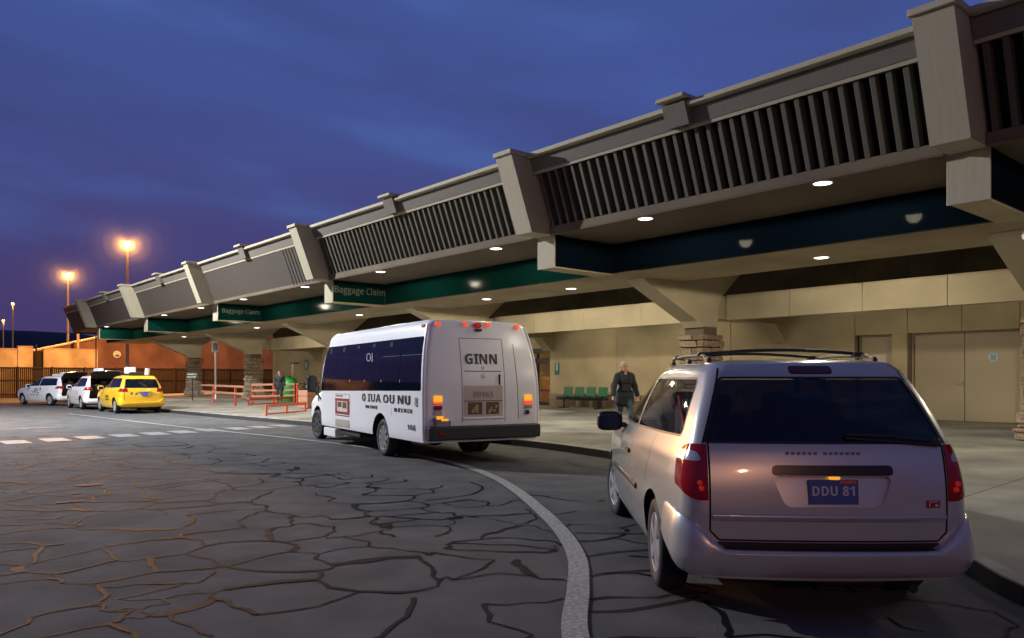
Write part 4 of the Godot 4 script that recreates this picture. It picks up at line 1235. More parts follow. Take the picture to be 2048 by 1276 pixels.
func hand_bones(wrist: Vector3, dir: Vector3, out: Vector3, fwd: Vector3, c: Color) -> Array:
	var o := []
	var palm := wrist + dir * 0.05
	o.append([wrist, wrist + dir * 0.085 + fwd * 0.022, 0.02, 0.015, c]); o.append([wrist, wrist + dir * 0.085 - fwd * 0.025, 0.02, 0.015, c])
	var lens := [0.068, 0.078, 0.072, 0.055]
	for k in 4:
		var s := wrist + dir * 0.09 + fwd * (0.03 - 0.02 * k)
		var m: Vector3 = s + (dir * 0.9 - out * 0.25).normalized() * lens[k] * 0.5
		o.append([s - dir * 0.01, m, 0.0095, 0.009, c]); o.append([m, m + (dir * 0.7 - out * 0.7).normalized() * lens[k] * 0.5, 0.009, 0.008, c])
	var th := wrist + dir * 0.03 + fwd * 0.03
	var tm := th + (dir * 0.6 + fwd * 0.7).normalized() * 0.04
	o.append([th, tm, 0.013, 0.011, c]); o.append([tm, tm + (dir * 0.9 + fwd * 0.2).normalized() * 0.035, 0.011, 0.009, c])
	return o

func person(at: Vector3, turn: float, label: String, h: float, jacket: Color, legs_c: Color, skin: Color, hair: Color, stride: float, cell: float, spread := 1.0) -> Node3D:
	var o := thing("person", label, "person", at, turn)
	var k := h / 1.75
	var shoe := Color(0.25, 0.25, 0.25)
	var b := []
	# faces +z; legs mid-stride
	for s in [-1.0, 1.0]:
		var st: float = stride * s
		var hip := Vector3(s * 0.095, 0.9, 0.0); var knee := Vector3(s * 0.105, 0.49, st * 0.13 + 0.03); var ankle := Vector3(s * 0.1, 0.085 + (0.03 if st < 0.0 else 0.0), st * 0.24 - 0.02)
		b.append([hip, knee, 0.092, 0.066, legs_c]); b.append([knee, ankle, 0.064, 0.05, legs_c])
		b.append([ankle + Vector3(0, -0.035, -0.03), ankle + Vector3(s * 0.02, -0.05, 0.15), 0.042, 0.036, shoe])
		var sh := Vector3(s * 0.18, 1.42, 0.0); var el := Vector3(s * (0.23 + 0.1 * spread), 1.18, -0.02 - st * 0.08); var wr := Vector3(s * (0.26 + 0.18 * spread), 0.97, 0.05 - st * 0.16)
		b.append([sh, el, 0.074, 0.072, jacket]); b.append([el, wr, 0.072, 0.062, jacket])
		b.append([sh, Vector3(s * 0.05, 1.5, -0.01), 0.062, 0.058, jacket])
	b.append([Vector3(-0.07, 0.93, 0.0), Vector3(0.07, 0.93, 0.0), 0.125, 0.125, jacket])
	b.append([Vector3(0, 0.98, 0.0), Vector3(0, 1.2, 0.005), 0.135, 0.14, jacket]); b.append([Vector3(-0.08, 1.33, 0.0), Vector3(0.08, 1.33, 0.0), 0.13, 0.13, jacket])
	b.append([Vector3(-0.1, 1.0, 0.0), Vector3(-0.13, 0.8, 0.0), 0.125, 0.11, jacket]); b.append([Vector3(0.1, 1.0, 0.0), Vector3(0.13, 0.8, 0.0), 0.125, 0.11, jacket]); b.append([Vector3(0, 1.0, 0.0), Vector3(0, 0.8, 0.0), 0.12, 0.12, jacket])
	b.append([Vector3(0, 1.48, -0.01), Vector3(0, 1.56, 0.005), 0.062, 0.056, skin])
	b.append([Vector3(0, 1.6, 0.0), Vector3(0, 1.66, 0.0), 0.07, 0.075, skin])
	for q in b:
		q[0] *= k; q[1] *= k; q[2] *= k; q[3] *= k
	var nets := [flesh(b, cell, 0.045)]
	# head with brow, nose, mouth, jaw and ears
	var hd := []
	var dark := Color(0.02, 0.015, 0.012); var lip := Color(skin.r * 0.75, skin.g * 0.5, skin.b * 0.5)
	hd.append([Vector3(0, 1.655, -0.012), Vector3(0, 1.67, -0.02), 0.086, 0.086, skin]); hd.append([Vector3(0, 1.6, 0.02), Vector3(0, 1.57, 0.045), 0.066, 0.042, skin])
	hd.append([Vector3(0, 1.655, 0.078), Vector3(0, 1.61, 0.102), 0.009, 0.016, skin]); hd.append([Vector3(-0.035, 1.668, 0.072), Vector3(0.035, 1.668, 0.072), 0.012, 0.012, skin])
	hd.append([Vector3(-0.022, 1.575, 0.082), Vector3(0.022, 1.575, 0.082), 0.008, 0.008, lip])
	for s in [-1.0, 1.0]:
		hd.append([Vector3(s * 0.088, 1.65, -0.01), Vector3(s * 0.09, 1.61, -0.005), 0.016, 0.011, skin]); hd.append([Vector3(s * 0.032, 1.65, 0.078), Vector3(s * 0.034, 1.65, 0.079), 0.0075, 0.0075, dark])
	for q in hd:
		q[0] *= k; q[1] *= k; q[2] *= k; q[3] *= k
	nets.append(flesh(hd, 0.007, 0.014))
	for s in [-1.0, 1.0]:
		var el := Vector3(s * (0.23 + 0.1 * spread), 1.18, -0.02 - stride * s * 0.08) * k; var wr := Vector3(s * (0.26 + 0.18 * spread), 0.97, 0.05 - stride * s * 0.16) * k
		var d := (wr - el).normalized()
		nets.append(flesh(hand_bones(wr, d, Vector3(s, 0, 0), Vector3(0, 0, 1), skin), 0.006, 0.008))
	var m := mat(Color(1, 1, 1), 0.8)
	m.vertex_color_use_as_albedo = true
	part_mesh("body", flesh_mesh(nets), m, o)
	var hr := []
	hr.append([Vector3(0, 1.69, -0.03), Vector3(0, 1.695, -0.005), 0.09, 0.083, hair]); hr.append([Vector3(0, 1.64, -0.055), Vector3(0, 1.6, -0.05), 0.07, 0.055, hair])
	for q in hr:
		q[0] *= k; q[1] *= k; q[2] *= k; q[3] *= k
	part_mesh("hair", flesh_mesh([flesh(hr, 0.009, 0.03)]), m, o)
	return o

func make_people() -> void:
	var p := view_point(2.66, 18.2)
	var o := person(Vector3(p.x, walk_y(p.x, p.y), p.y), -30.0, "person in a dark blue jacket and jeans walking under the canopy", 1.72, Color(0.012, 0.017, 0.026), Color(0.05, 0.075, 0.1), Color(0.46, 0.24, 0.17), Color(0.34, 0.28, 0.2), 1.0, 0.016, 0.55)
	var g := Geo.new()
	for s in [-1.0, 1.0]: tube(g, [Vector3(s * 0.09, 1.44, -0.1), Vector3(s * 0.1, 1.46, 0.04), Vector3(s * 0.1, 1.36, 0.135), Vector3(s * 0.1, 1.1, 0.15), Vector3(s * 0.12, 1.02, 0.1)], 0.018, 6)
	box(g, Vector3(0, 1.26, 0.15), Vector3(0.24, 0.05, 0.02), 0.008); box(g, Vector3(0, 1.12, 0.155), Vector3(0.22, 0.16, 0.03), 0.012)
	part("chest_strap", g, M.vest, o)
	p = view_point(-11.9, 39.4)
	person(Vector3(p.x, walk_y(p.x, p.y), p.y), -40.0, "person in a dark coat standing behind the brown railing", 1.68, Color(0.015, 0.015, 0.017), Color(0.02, 0.02, 0.022), Color(0.4, 0.24, 0.17), Color(0.02, 0.018, 0.015), 0.2, 0.024, 0.0)

# ---------------------------------------------------------------- vehicles
# one level of a body seen from above: half width, rear z, front z, rear and front corner radii, rear crown
func ring(y: float, w: float, r: float, f: float, rr: float, rf: float, crown: float, taper := 0.05) -> PackedVector3Array:
	var half: Array[Vector2] = []
	var zm := (r + f) / 2.0; var hl := (r - f) / 2.0
	var plan := func(z: float) -> float: return w * (1.0 - taper * pow(absf(z - zm) / hl, 2.6))
	var wr: float = plan.call(r - rr); var wf: float = plan.call(f + rf)
	for i in 9:
		var x := (wr - rr) * i / 9.0
		half.append(Vector2(x, r - crown * pow(x / w, 2.0)))
	var zc := r - crown * pow((wr - rr) / w, 2.0) - rr
	for i in 9:
		var a := PI / 2 * i / 8.0
		half.append(Vector2(wr - rr + rr * sin(a), zc + rr * cos(a)))
	for i in range(1, 30):
		var z := lerpf(zc, f + rf, i / 30.0)
		half.append(Vector2(plan.call(z), z))
	var fc := crown * 2.0
	for i in 9:
		var a := PI / 2 * i / 8.0
		half.append(Vector2(wf - rf + rf * cos(a), f + fc * pow((wf - rf) / w, 2.0) + rf - rf * sin(a) ))
	for i in range(1, 9):
		var x := (wf - rf) * (1.0 - i / 8.0)
		half.append(Vector2(x, f + fc * pow(x / w, 2.0)))
	var o := PackedVector3Array()
	for q in half: o.append(Vector3(q.x, y, q.y))
	for i in range(half.size() - 2, 0, -1): o.append(Vector3(-half[i].x, y, half[i].y))
	return o

func densify(levels: Array, step: float) -> Array:  # smooth extra levels between the given ones (rows of numbers, the first is y)
	var o := []
	for i in levels.size() - 1:
		var a: Array = levels[maxi(i - 1, 0)]; var b: Array = levels[i]; var c: Array = levels[i + 1]; var d: Array = levels[mini(i + 2, levels.size() - 1)]
		var n := maxi(1, int(ceil((c[0] - b[0]) / step)))
		for s in n:
			var f := float(s) / n
			var row := []
			for k in b.size():
				var v: float = cubic_interpolate(b[k], c[k], a[k], d[k], f)
				row.append(clampf(v, minf(b[k], c[k]) - 0.01, maxf(b[k], c[k]) + 0.01))
			o.append(row)
	o.append(levels[levels.size() - 1])
	return o

func shell(levels: Array, rise: float, taper := 0.05) -> Geo:
	var rows := []
	for l in levels: rows.append(ring(l[0], l[1], l[2], l[3], l[4], l[5], l[6], taper))
	var edge: PackedVector3Array = rows[rows.size() - 1]
	var l: Array = levels[levels.size() - 1]
	var c := Vector3(0, 0, (l[2] + l[3]) / 2.0)
	for f in [0.985, 0.96, 0.92, 0.85, 0.72, 0.55, 0.35, 0.15, 0.02]:
		var row := PackedVector3Array()
		for v in edge:
			row.append(Vector3(v.x * f, l[0] + rise * sqrt(1.0 - pow(f, 3.0)), c.z + (v.z - c.z) * f))
		rows.append(row)
	return loft(rows)

func circle(c: Vector2, r: float, n := 28) -> PackedVector2Array:
	var o := PackedVector2Array()
	for i in n: o.append(c + Vector2.from_angle(TAU * i / n) * r)
	return o

func take(body: Geo, parent: Node3D, called: String, m: Material, pts: PackedVector2Array, axis: String, lo: float, hi: float, push := 0.0, label := "") -> Geo:
	var c := cut(body, pts, axis, lo, hi)
	part(called, (c[0] as Geo).pushed(push), m, parent, label)
	return c[1]

# a window with its dark rubber edge; returns the body that is left
func window(body: Geo, parent: Node3D, pts: Array, r: float, axis: String, lo: float, hi: float, glass: Material, called := "window") -> Geo:
	var c := cut(body, rounded(pts, r), axis, lo, hi)
	var mid := Vector2.ZERO
	for p in pts: mid += p / pts.size()
	var small := []
	for i in pts.size():
		var a: Vector2 = pts[(i + pts.size() - 1) % pts.size()]; var b: Vector2 = pts[i]; var d: Vector2 = pts[(i + 1) % pts.size()]
		small.append(b + ((a - b).normalized() + (d - b).normalized()) * 0.016)
	var s := cut(c[0], rounded(small, r * 0.8), axis, lo, hi)
	var w := part(called, (s[0] as Geo).pushed(-0.004), glass, parent)
	part("window_seal", (s[1] as Geo).pushed(0.001), M.black, w)
	return c[1]

func seam(body: Geo, gap: Geo, a: Vector2, b: Vector2, axis: String, lo: float, hi: float, w := 0.009) -> Geo:
	var s := (b - a).normalized().orthogonal() * w / 2
	var c := cut(body, PackedVector2Array([a - s, b - s, b + s, a + s]), axis, lo, hi)
	gap.add((c[0] as Geo).pushed(-0.008))
	return c[1]

func wheel(parent: Node3D, at: Vector3, r: float, w: float, side: float, rim_m: Material, steer := 0.0, spokes := 5) -> void:
	var t := Transform3D(Basis(Vector3.UP, deg_to_rad(steer)) * Basis(Vector3(0, 0, 1), -side * PI / 2), at)   # local y points outwards
	var g := Geo.new()
	var h := w / 2
	lathe(g, t, [Vector2(r * 0.62, -h * 0.8), Vector2(r * 0.74, -h), Vector2(r * 0.92, -h * 0.92), Vector2(r * 0.985, -h * 0.7), Vector2(r, -h * 0.3), Vector2(r, h * 0.3), Vector2(r * 0.985, h * 0.7), Vector2(r * 0.93, h * 0.93), Vector2(r * 0.86, h), Vector2(r * 0.76, h * 0.98), Vector2(r * 0.66, h * 0.86), Vector2(r * 0.62, h * 0.7)], 40)
	for k in 3: lathe(g, t, [Vector2(r * 1.001, -h * 0.42 + k * h * 0.42 - 0.004), Vector2(r * 1.003, -h * 0.42 + k * h * 0.42), Vector2(r * 1.001, -h * 0.42 + k * h * 0.42 + 0.004)], 40)
	var o := part("wheel", g, M.rubber, parent)
	g = Geo.new()
	lathe(g, t, [Vector2(0.0, h * 0.1), Vector2(r * 0.6, h * 0.1), Vector2(r * 0.6, h * 0.75), Vector2(r * 0.655, h * 0.84), Vector2(r * 0.645, h * 0.92), Vector2(r * 0.6, h * 0.88), Vector2(r * 0.57, h * 0.3), Vector2(0.0, h * 0.22)], 36)
	lathe(g, t, [Vector2(r * 0.15, h * 0.2), Vector2(r * 0.15, h * 0.82), Vector2(r * 0.1, h * 0.9), Vector2(0.0, h * 0.92)], 20)
	for k in spokes:
		var a := TAU * k / spokes
		var q := PackedVector2Array([Vector2(-r * 0.075, 0.0), Vector2(-r * 0.15, r * 0.6), Vector2(r * 0.15, r * 0.6), Vector2(r * 0.075, 0.0)])
		prism(g, t * Transform3D(Basis(Vector3.UP, a), Vector3(0, h * 0.78, 0)) * Transform3D(Basis(Vector3.RIGHT, PI / 2), Vector3.ZERO), q, h * 0.28)
	part("rim", g, rim_m, o)

func arch_liner(parent: Node3D, z: float, y: float, r: float, x0: float, x1: float) -> void:
	for s in [-1.0, 1.0]:
		var g := Geo.new()
		for i in 16:
			var a := PI * i / 16.0 - 0.15; var b := PI * (i + 1) / 16.0 - 0.15
			var p := Vector3(s * x0, y + r * sin(a), z + r * cos(a)); var q := Vector3(s * x0, y + r * sin(b), z + r * cos(b))
			var p1 := Vector3(s * x1, p.y, p.z); var q1 := Vector3(s * x1, q.y, q.z)
			var n := Vector3(0, -sin(a), -cos(a))
			g.tri(p, q, q1, n, n, n); g.tri(p, q1, p1, n, n, n)
			g.flat(Vector3(s * x0, y - 0.1, z), p, q, Vector3(-s * 5.0, y, z))
		part("wheel_well", g, M.dark, parent)

const VAN := [
	[0.2, 0.86, 0.86, -3.72, 0.12, 0.3, 0.05], [0.3, 0.935, 0.93, -3.88, 0.14, 0.35, 0.06], [0.5, 0.97, 0.955, -3.96, 0.15, 0.4, 0.07], [0.62, 0.985, 0.965, -3.97, 0.15, 0.4, 0.08], [0.74, 0.98, 0.97, -3.96, 0.15, 0.4, 0.08],
	[0.88, 0.97, 0.965, -3.86, 0.15, 0.42, 0.085], [0.97, 0.955, 0.955, -3.6, 0.15, 0.45, 0.09], [1.02, 0.945, 0.945, -3.2, 0.15, 0.4, 0.09], [1.06, 0.93, 0.935, -2.85, 0.14, 0.32, 0.09], [1.11, 0.91, 0.92, -2.62, 0.13, 0.25, 0.09], [1.18, 0.885, 0.885, -2.45, 0.12, 0.22, 0.09],
	[1.32, 0.835, 0.81, -2.15, 0.12, 0.2, 0.09], [1.46, 0.775, 0.725, -1.83, 0.12, 0.2, 0.09], [1.56, 0.73, 0.65, -1.58, 0.12, 0.2, 0.09], [1.61, 0.7, 0.605, -1.43, 0.13, 0.2, 0.09], [1.645, 0.665, 0.56, -1.3, 0.14, 0.2, 0.09]]

func van_half(y: float) -> float:
	for i in VAN.size() - 1:
		if y <= VAN[i + 1][0]: return lerpf(VAN[i][1], VAN[i + 1][1], clampf((y - VAN[i][0]) / (VAN[i + 1][0] - VAN[i][0]), 0.0, 1.0))
	return 0.66

func make_van(called: String, label: String, category: String, at: Vector3, heading: float, body_m: Material, style: String, steer := 0.0) -> Node3D:
	var near := style == "silver"
	var o := thing(called, label, category, at, -heading)
	var body := shell(densify(VAN, 0.035 if near else 0.07), 0.045, 0.1)
	var ax := -3.03; var wr := 0.335
	# wheel arches
	for z in [0.0, ax]:
		for s in [-1.0, 1.0]:
			body = cut(body, circle(Vector2(z, wr + 0.01), 0.385, 36), "side", minf(s * 0.5, s * 2.0), maxf(s * 0.5, s * 2.0))[1]
	body = cut(body, PackedVector2Array([Vector2(-5, -1), Vector2(5, -1), Vector2(5, 0.235), Vector2(-5, 0.235)]), "side")[1]
	body = cut(body, PackedVector2Array([Vector2(0.34, -1), Vector2(5, -1), Vector2(5, 0.345), Vector2(0.6, 0.38), Vector2(0.34, 0.45)]), "side")[1]
	arch_liner(o, 0.0, wr, 0.39, 0.55, 0.93); arch_liner(o, ax, wr, 0.39, 0.55, 0.93)
	var inner := body.pushed(-0.035)
	var side_glass: Material = M.tint if near else M.tint_dark
	# lamps first, so that they keep their own outlines
	if style == "silver":
		for s in [-1.0, 1.0]:
			var zy := rounded([Vector2(0.68, 0.88), Vector2(0.645, 0.97), Vector2(0.65, 1.06), Vector2(0.69, 1.112), Vector2(0.76, 1.132), Vector2(1.2, 1.14), Vector2(1.2, 0.79), Vector2(0.84, 0.79), Vector2(0.75, 0.815)], 0.05, 4)
			var c := cut(body, zy, "side", minf(s * 0.5, s * 2), maxf(s * 0.5, s * 2))
			var xy := PackedVector2Array([Vector2(s * 0.735, 0.79), Vector2(s * 0.79, 0.79), Vector2(s * 0.835, 0.8), Vector2(s * 0.87, 0.825), Vector2(s * 0.9, 0.87), Vector2(s * 0.925, 0.94), Vector2(s * 0.99, 1.2), Vector2(s * 0.735, 1.2)])
			var d := cut(c[0], xy, "back", 0.3, 3.0)
			body = (c[1] as Geo).add(d[1])
			var lens: Geo = d[0]
			var up := cut(lens, rounded([Vector2(s * 0.765, 1.03), Vector2(s * 0.905, 1.03), Vector2(s * 0.885, 1.09), Vector2(s * 0.79, 1.09)], 0.03), "back", 0.3, 3.0)
			var lamp := part("taillight", (up[1] as Geo).pushed(0.006), M.lens_red, o, "red wrap-round taillight with a clear strip")
			part("reverse_lens", (up[0] as Geo).pushed(0.007), M.lens_clear, lamp)
			var g := Geo.new()
			for q in [[0.79, 0.9], [0.78, 0.865]]: lathe(g, Transform3D(Basis(Vector3.RIGHT, PI / 2), Vector3(s * q[0], q[1], 0.925)), [Vector2(0.016, 0.0), Vector2(0.016, 0.012), Vector2(0.0, 0.014)], 12)
			part("bulb_boss", g, M.red_dim, lamp)
		var zc := cut(body, rounded([Vector2(-0.14, 1.58), Vector2(0.14, 1.58), Vector2(0.14, 1.63), Vector2(-0.14, 1.63)], 0.025, 8), "back", 0.2, 3.0)
		part("high_brake_light", (zc[0] as Geo).pushed(0.006), mat(Color(0.06, 0.002, 0.002), 0.12), o); body = zc[1]
	else:
		for s in [-1.0, 1.0]:
			var c := cut(body, rounded([Vector2(0.5, 0.98), Vector2(0.72, 1.12), Vector2(1.2, 1.12), Vector2(1.2, 0.96)], 0.04), "side", minf(s * 0.45, s * 2), maxf(s * 0.45, s * 2))
			var d := cut(c[0], PackedVector2Array([Vector2(s * 0.55, 0.7), Vector2(s * 1.2, 0.7), Vector2(s * 1.2, 1.2), Vector2(s * 0.62, 1.2)]), "back", 0.2, 3.0)
			body = (c[1] as Geo).add(d[1])
			part("taillight", (d[0] as Geo).pushed(0.008), M.lens_red, o)
	# glass
	var rear_w := [Vector2(-0.755, 1.14), Vector2(0.755, 1.14), Vector2(0.6, 1.562), Vector2(-0.6, 1.562)] if near else [Vector2(-0.72, 1.13), Vector2(0.72, 1.13), Vector2(0.62, 1.53), Vector2(-0.62, 1.53)]
	var hatch := Geo.new()
	var open := style == "white_open"
	if open:
		var c := cut(body, rounded([Vector2(-0.74, 0.56), Vector2(0.74, 0.56), Vector2(0.6, 1.6), Vector2(-0.6, 1.6)], 0.05), "back", 0.3, 3.0)
		hatch = c[0]; body = c[1]
		inner = cut(inner, rounded([Vector2(-0.72, 0.58), Vector2(0.72, 0.58), Vector2(0.58, 1.58), Vector2(-0.58, 1.58)], 0.05), "back", 0.3, 3.0)[1]
	else:
		body = window(body, o, rear_w, 0.03 if near else 0.06, "back", 0.3, 3.0, M.tint_dark, "rear_window")
		inner = cut(inner, rounded(rear_w, 0.03), "back", 0.3, 3.0)[1]
	for s in [-1.0, 1.0]:
		var lo := minf(s * 0.3, s * 2.0); var hi := maxf(s * 0.3, s * 2.0)
		var wins := [[Vector2(0.6, 1.16), Vector2(0.44, 1.56), Vector2(-1.12, 1.565), Vector2(-1.12, 1.13)], [Vector2(-1.18, 1.13), Vector2(-1.18, 1.56), Vector2(-1.5, 1.54), Vector2(-2.25, 1.17), Vector2(-2.25, 1.12)]]
		for w in wins:
			body = window(body, o, w, 0.075 if w == wins[0] else 0.03, "side", lo, hi, side_glass)
			inner = cut(inner, rounded(w, 0.05), "side", lo, hi)[1]
	var ws := [Vector2(-0.8, 1.12), Vector2(0.8, 1.12), Vector2(0.63, 1.56), Vector2(-0.63, 1.56)]
	body = window(body, o, ws, 0.05, "back", -9.0, -1.2, side_glass, "windscreen"); inner = cut(inner, rounded(ws, 0.05), "back", -9.0, -1.2)[1]
	# door and tailgate gaps
	var gap := Geo.new()
	if not open:
		for q in [[Vector2(-0.725, 0.6), Vector2(-0.725, 1.14)], [Vector2(0.725, 0.6), Vector2(0.725, 1.14)], [Vector2(-0.67, 0.545), Vector2(0.67, 0.545)], [Vector2(-0.725, 0.6), Vector2(-0.67, 0.545)], [Vector2(0.725, 0.6), Vector2(0.67, 0.545)], [Vector2(-0.755, 1.14), Vector2(-0.585, 1.62)], [Vector2(0.755, 1.14), Vector2(0.585, 1.62)]]:
			body = seam(body, gap, q[0], q[1], "back", 0.3, 3.0, 0.012)
	for s in [-1.0, 1.0]:
		var lo := minf(s * 0.3, s * 2.0); var hi := maxf(s * 0.3, s * 2.0)
		for q in [[Vector2(-1.15, 0.3), Vector2(-1.15, 1.57)], [Vector2(-0.3, 0.75), Vector2(-0.12, 1.13)], [Vector2(-2.3, 0.32), Vector2(-2.3, 1.1)], [Vector2(-2.9, 1.0), Vector2(0.66, 1.04)]]:
			if q[0].y == 1.0: continue
			body = seam(body, gap, q[0], q[1], "side", lo, hi)
	part("panel_gap", gap, M.dark, o)
	# tailgate furniture on the near van: a recess for the plate
	if near:
		var rc := cut(body, PackedVector2Array([Vector2(-0.68, 0.45), Vector2(0.68, 0.45), Vector2(0.68, 0.535), Vector2(-0.68, 0.535)]), "back", 0.3, 3.0)
		part("bumper_recess", (rc[0] as Geo).pushed(-0.004), M.black, o)
		body = rc[1]
		body = tailgate(o, body)
	part("body", body, body_m, o)
	part("interior_lining", inner, M.interior, o)
	if open:
		var t := Transform3D(Basis(), Vector3(0, 1.6, 0.6)) * Transform3D(Basis(Vector3.RIGHT, deg_to_rad(-88)), Vector3.ZERO) * Transform3D(Basis(), Vector3(0, -1.6, -0.6))
		var hg := cut(hatch, rounded(rear_w, 0.06), "back", 0.3, 3.0)
		var h := part("tailgate", (hg[1] as Geo).moved(t), body_m, o, "tailgate swung up")
		part("rear_window", (hg[0] as Geo).moved(t), M.tint_dark, h)
		part("tailgate_lining", hatch.pushed(-0.03).moved(t), M.interior, h)
	# rear bumper swept round the corners
	var rows := []
	var rr := ring(0.5, 0.975, 0.965, -3.95, 0.17, 0.4, 0.08, 0.1)
	var path: Array[Vector3] = []
	var half := []
	for i in rr.size() / 2:
		if rr[i].z > 0.36 and rr[i].x >= 0.0: half.append(rr[i])
	for i in range(half.size() - 1, 0, -1): path.append(Vector3(-half[i].x, 0, half[i].z))
	for q in half: path.append(Vector3(q.x, 0, q.z))
	for i in path.size():
		var d := (path[mini(i + 1, path.size() - 1)] - path[maxi(i - 1, 0)]).normalized()
		var n := Vector3(d.z, 0, -d.x)
		if n.dot(path[i] - Vector3(0, 0, -1)) < 0.0: n = -n
		var c := smoothstep(0.62, 0.92, absf(path[i].x))   # 0 across the back, 1 at the corners and sides
		var top := lerpf(0.492 if near else 0.535, 0.715, c)
		var out := 1.0 - 0.45 * smoothstep(0.75, 0.4, path[i].z)
		var lift := 0.13 * smoothstep(0.85, 0.38, path[i].z)
		var row := PackedVector3Array()
		for q in [[-0.04, top + 0.004], [lerpf(0.05, 0.006, c), top + 0.002], [lerpf(0.066, 0.014, c), top - 0.006], [lerpf(0.07, 0.03, c), top - 0.02], [lerpf(0.07, 0.055, c), lerpf(0.475, 0.6, c)], [0.068, 0.455 + lift * 0.6], [0.06, 0.42 + lift * 0.8], [0.042, 0.375 + lift], [0.012, 0.335 + lift], [-0.05, 0.3 + lift]]:
			row.append(path[i] + n * q[0] * out + Vector3(0, q[1], 0))
		rows.append(row)
	var bump := loft(rows, false)
	var bp := part("rear_bumper", bump, body_m, o)
	if near:
		var g := Geo.new()
		for i in range(1, path.size() - 1):
			if absf(path[i].x) < 0.7 and absf(path[i + 1].x) < 0.7:
				g.quad(path[i] + Vector3(0, 0.499, -0.005), path[i + 1] + Vector3(0, 0.499, -0.005), path[i + 1] + Vector3(0, 0.499, 0.045), path[i] + Vector3(0, 0.499, 0.045), Vector3.UP)
		part("step_pad", g, M.black, bp)
	# underside, wheels, mirrors
	var g := Geo.new(); box(g, Vector3(0, 0.3, -1.5), Vector3(1.5, 0.12, 4.4), 0.03); box(g, Vector3(0.2, 0.28, 0.6), Vector3(0.5, 0.14, 0.4), 0.05); tube(g, [Vector3(0.5, 0.27, 0.3), Vector3(0.52, 0.25, 0.93)], 0.03, 10)
	part("underbody", g, M.dark, o)
	for z in [0.0, ax]:
		for s in [-1.0, 1.0]:
			wheel(o, Vector3(s * 0.83, wr, z), wr, 0.215, s, M.alloy, steer if z != 0.0 else 0.0, 5)
	for s in [-1.0, 1.0]:
		g = Geo.new(); pebble(g, T(Vector3(s * 1.06, 1.12, -2.12)), Vector3(0.26, 0.2, 0.13), 0.55); box(g, Vector3(s * 0.93, 1.08, -2.12), Vector3(0.1, 0.05, 0.07), 0.02)
		var mr := part("mirror", g, M.black if near else body_m, o)
		g = Geo.new(); box(g, Vector3(s * 1.06, 1.12, -2.058), Vector3(0.19, 0.13, 0.012), 0.005); part("mirror_glass", g, M.mirror_blue, mr)
		for z in [-1.28, -0.98]:
			if z == -0.98: continue
			g = Geo.new(); box(g, Vector3(s * (van_half(0.9) + 0.005), 0.9, z), Vector3(0.05, 0.035, 0.2), 0.015); part("door_handle", g, M.black if near else body_m, o)
		g = Geo.new(); box(g, Vector3(s * (van_half(0.66) + 0.0), 0.66, -1.5), Vector3(0.03, 0.05, 1.7), 0.012); part("side_trim", g, M.black if near else body_m, o)
	# seats
	for q in [[-0.42, -1.85], [0.42, -1.85], [-0.4, -0.75], [0.4, -0.75], [0.0, 0.1]]:
		g = Geo.new()
		var w := 0.5 if q[1] < 0.0 else 1.2
		box(g, Vector3(q[0], 0.62, q[1]), Vector3(w, 0.2, 0.5), 0.06); box(g, Vector3(q[0], 0.95, q[1] + 0.28), Vector3(w, 0.62, 0.14), 0.05, Vector3(10, 0, 0))
		pebble(g, T(Vector3(q[0], 1.34, q[1] + 0.36)), Vector3(0.28, 0.18, 0.12), 0.6, 12)
		part("seat", g, M.cloth_grey if near else M.interior, o)
	return o

func rear_z(x: float, y: float) -> float:
	for i in VAN.size() - 1:
		if y <= VAN[i + 1][0]:
			var f: float = (y - VAN[i][0]) / (VAN[i + 1][0] - VAN[i][0])
			return lerpf(VAN[i][2], VAN[i + 1][2], f) - lerpf(VAN[i][6], VAN[i + 1][6], f) * pow(x / lerpf(VAN[i][1], VAN[i + 1][1], f), 2.0)
	return 0.6

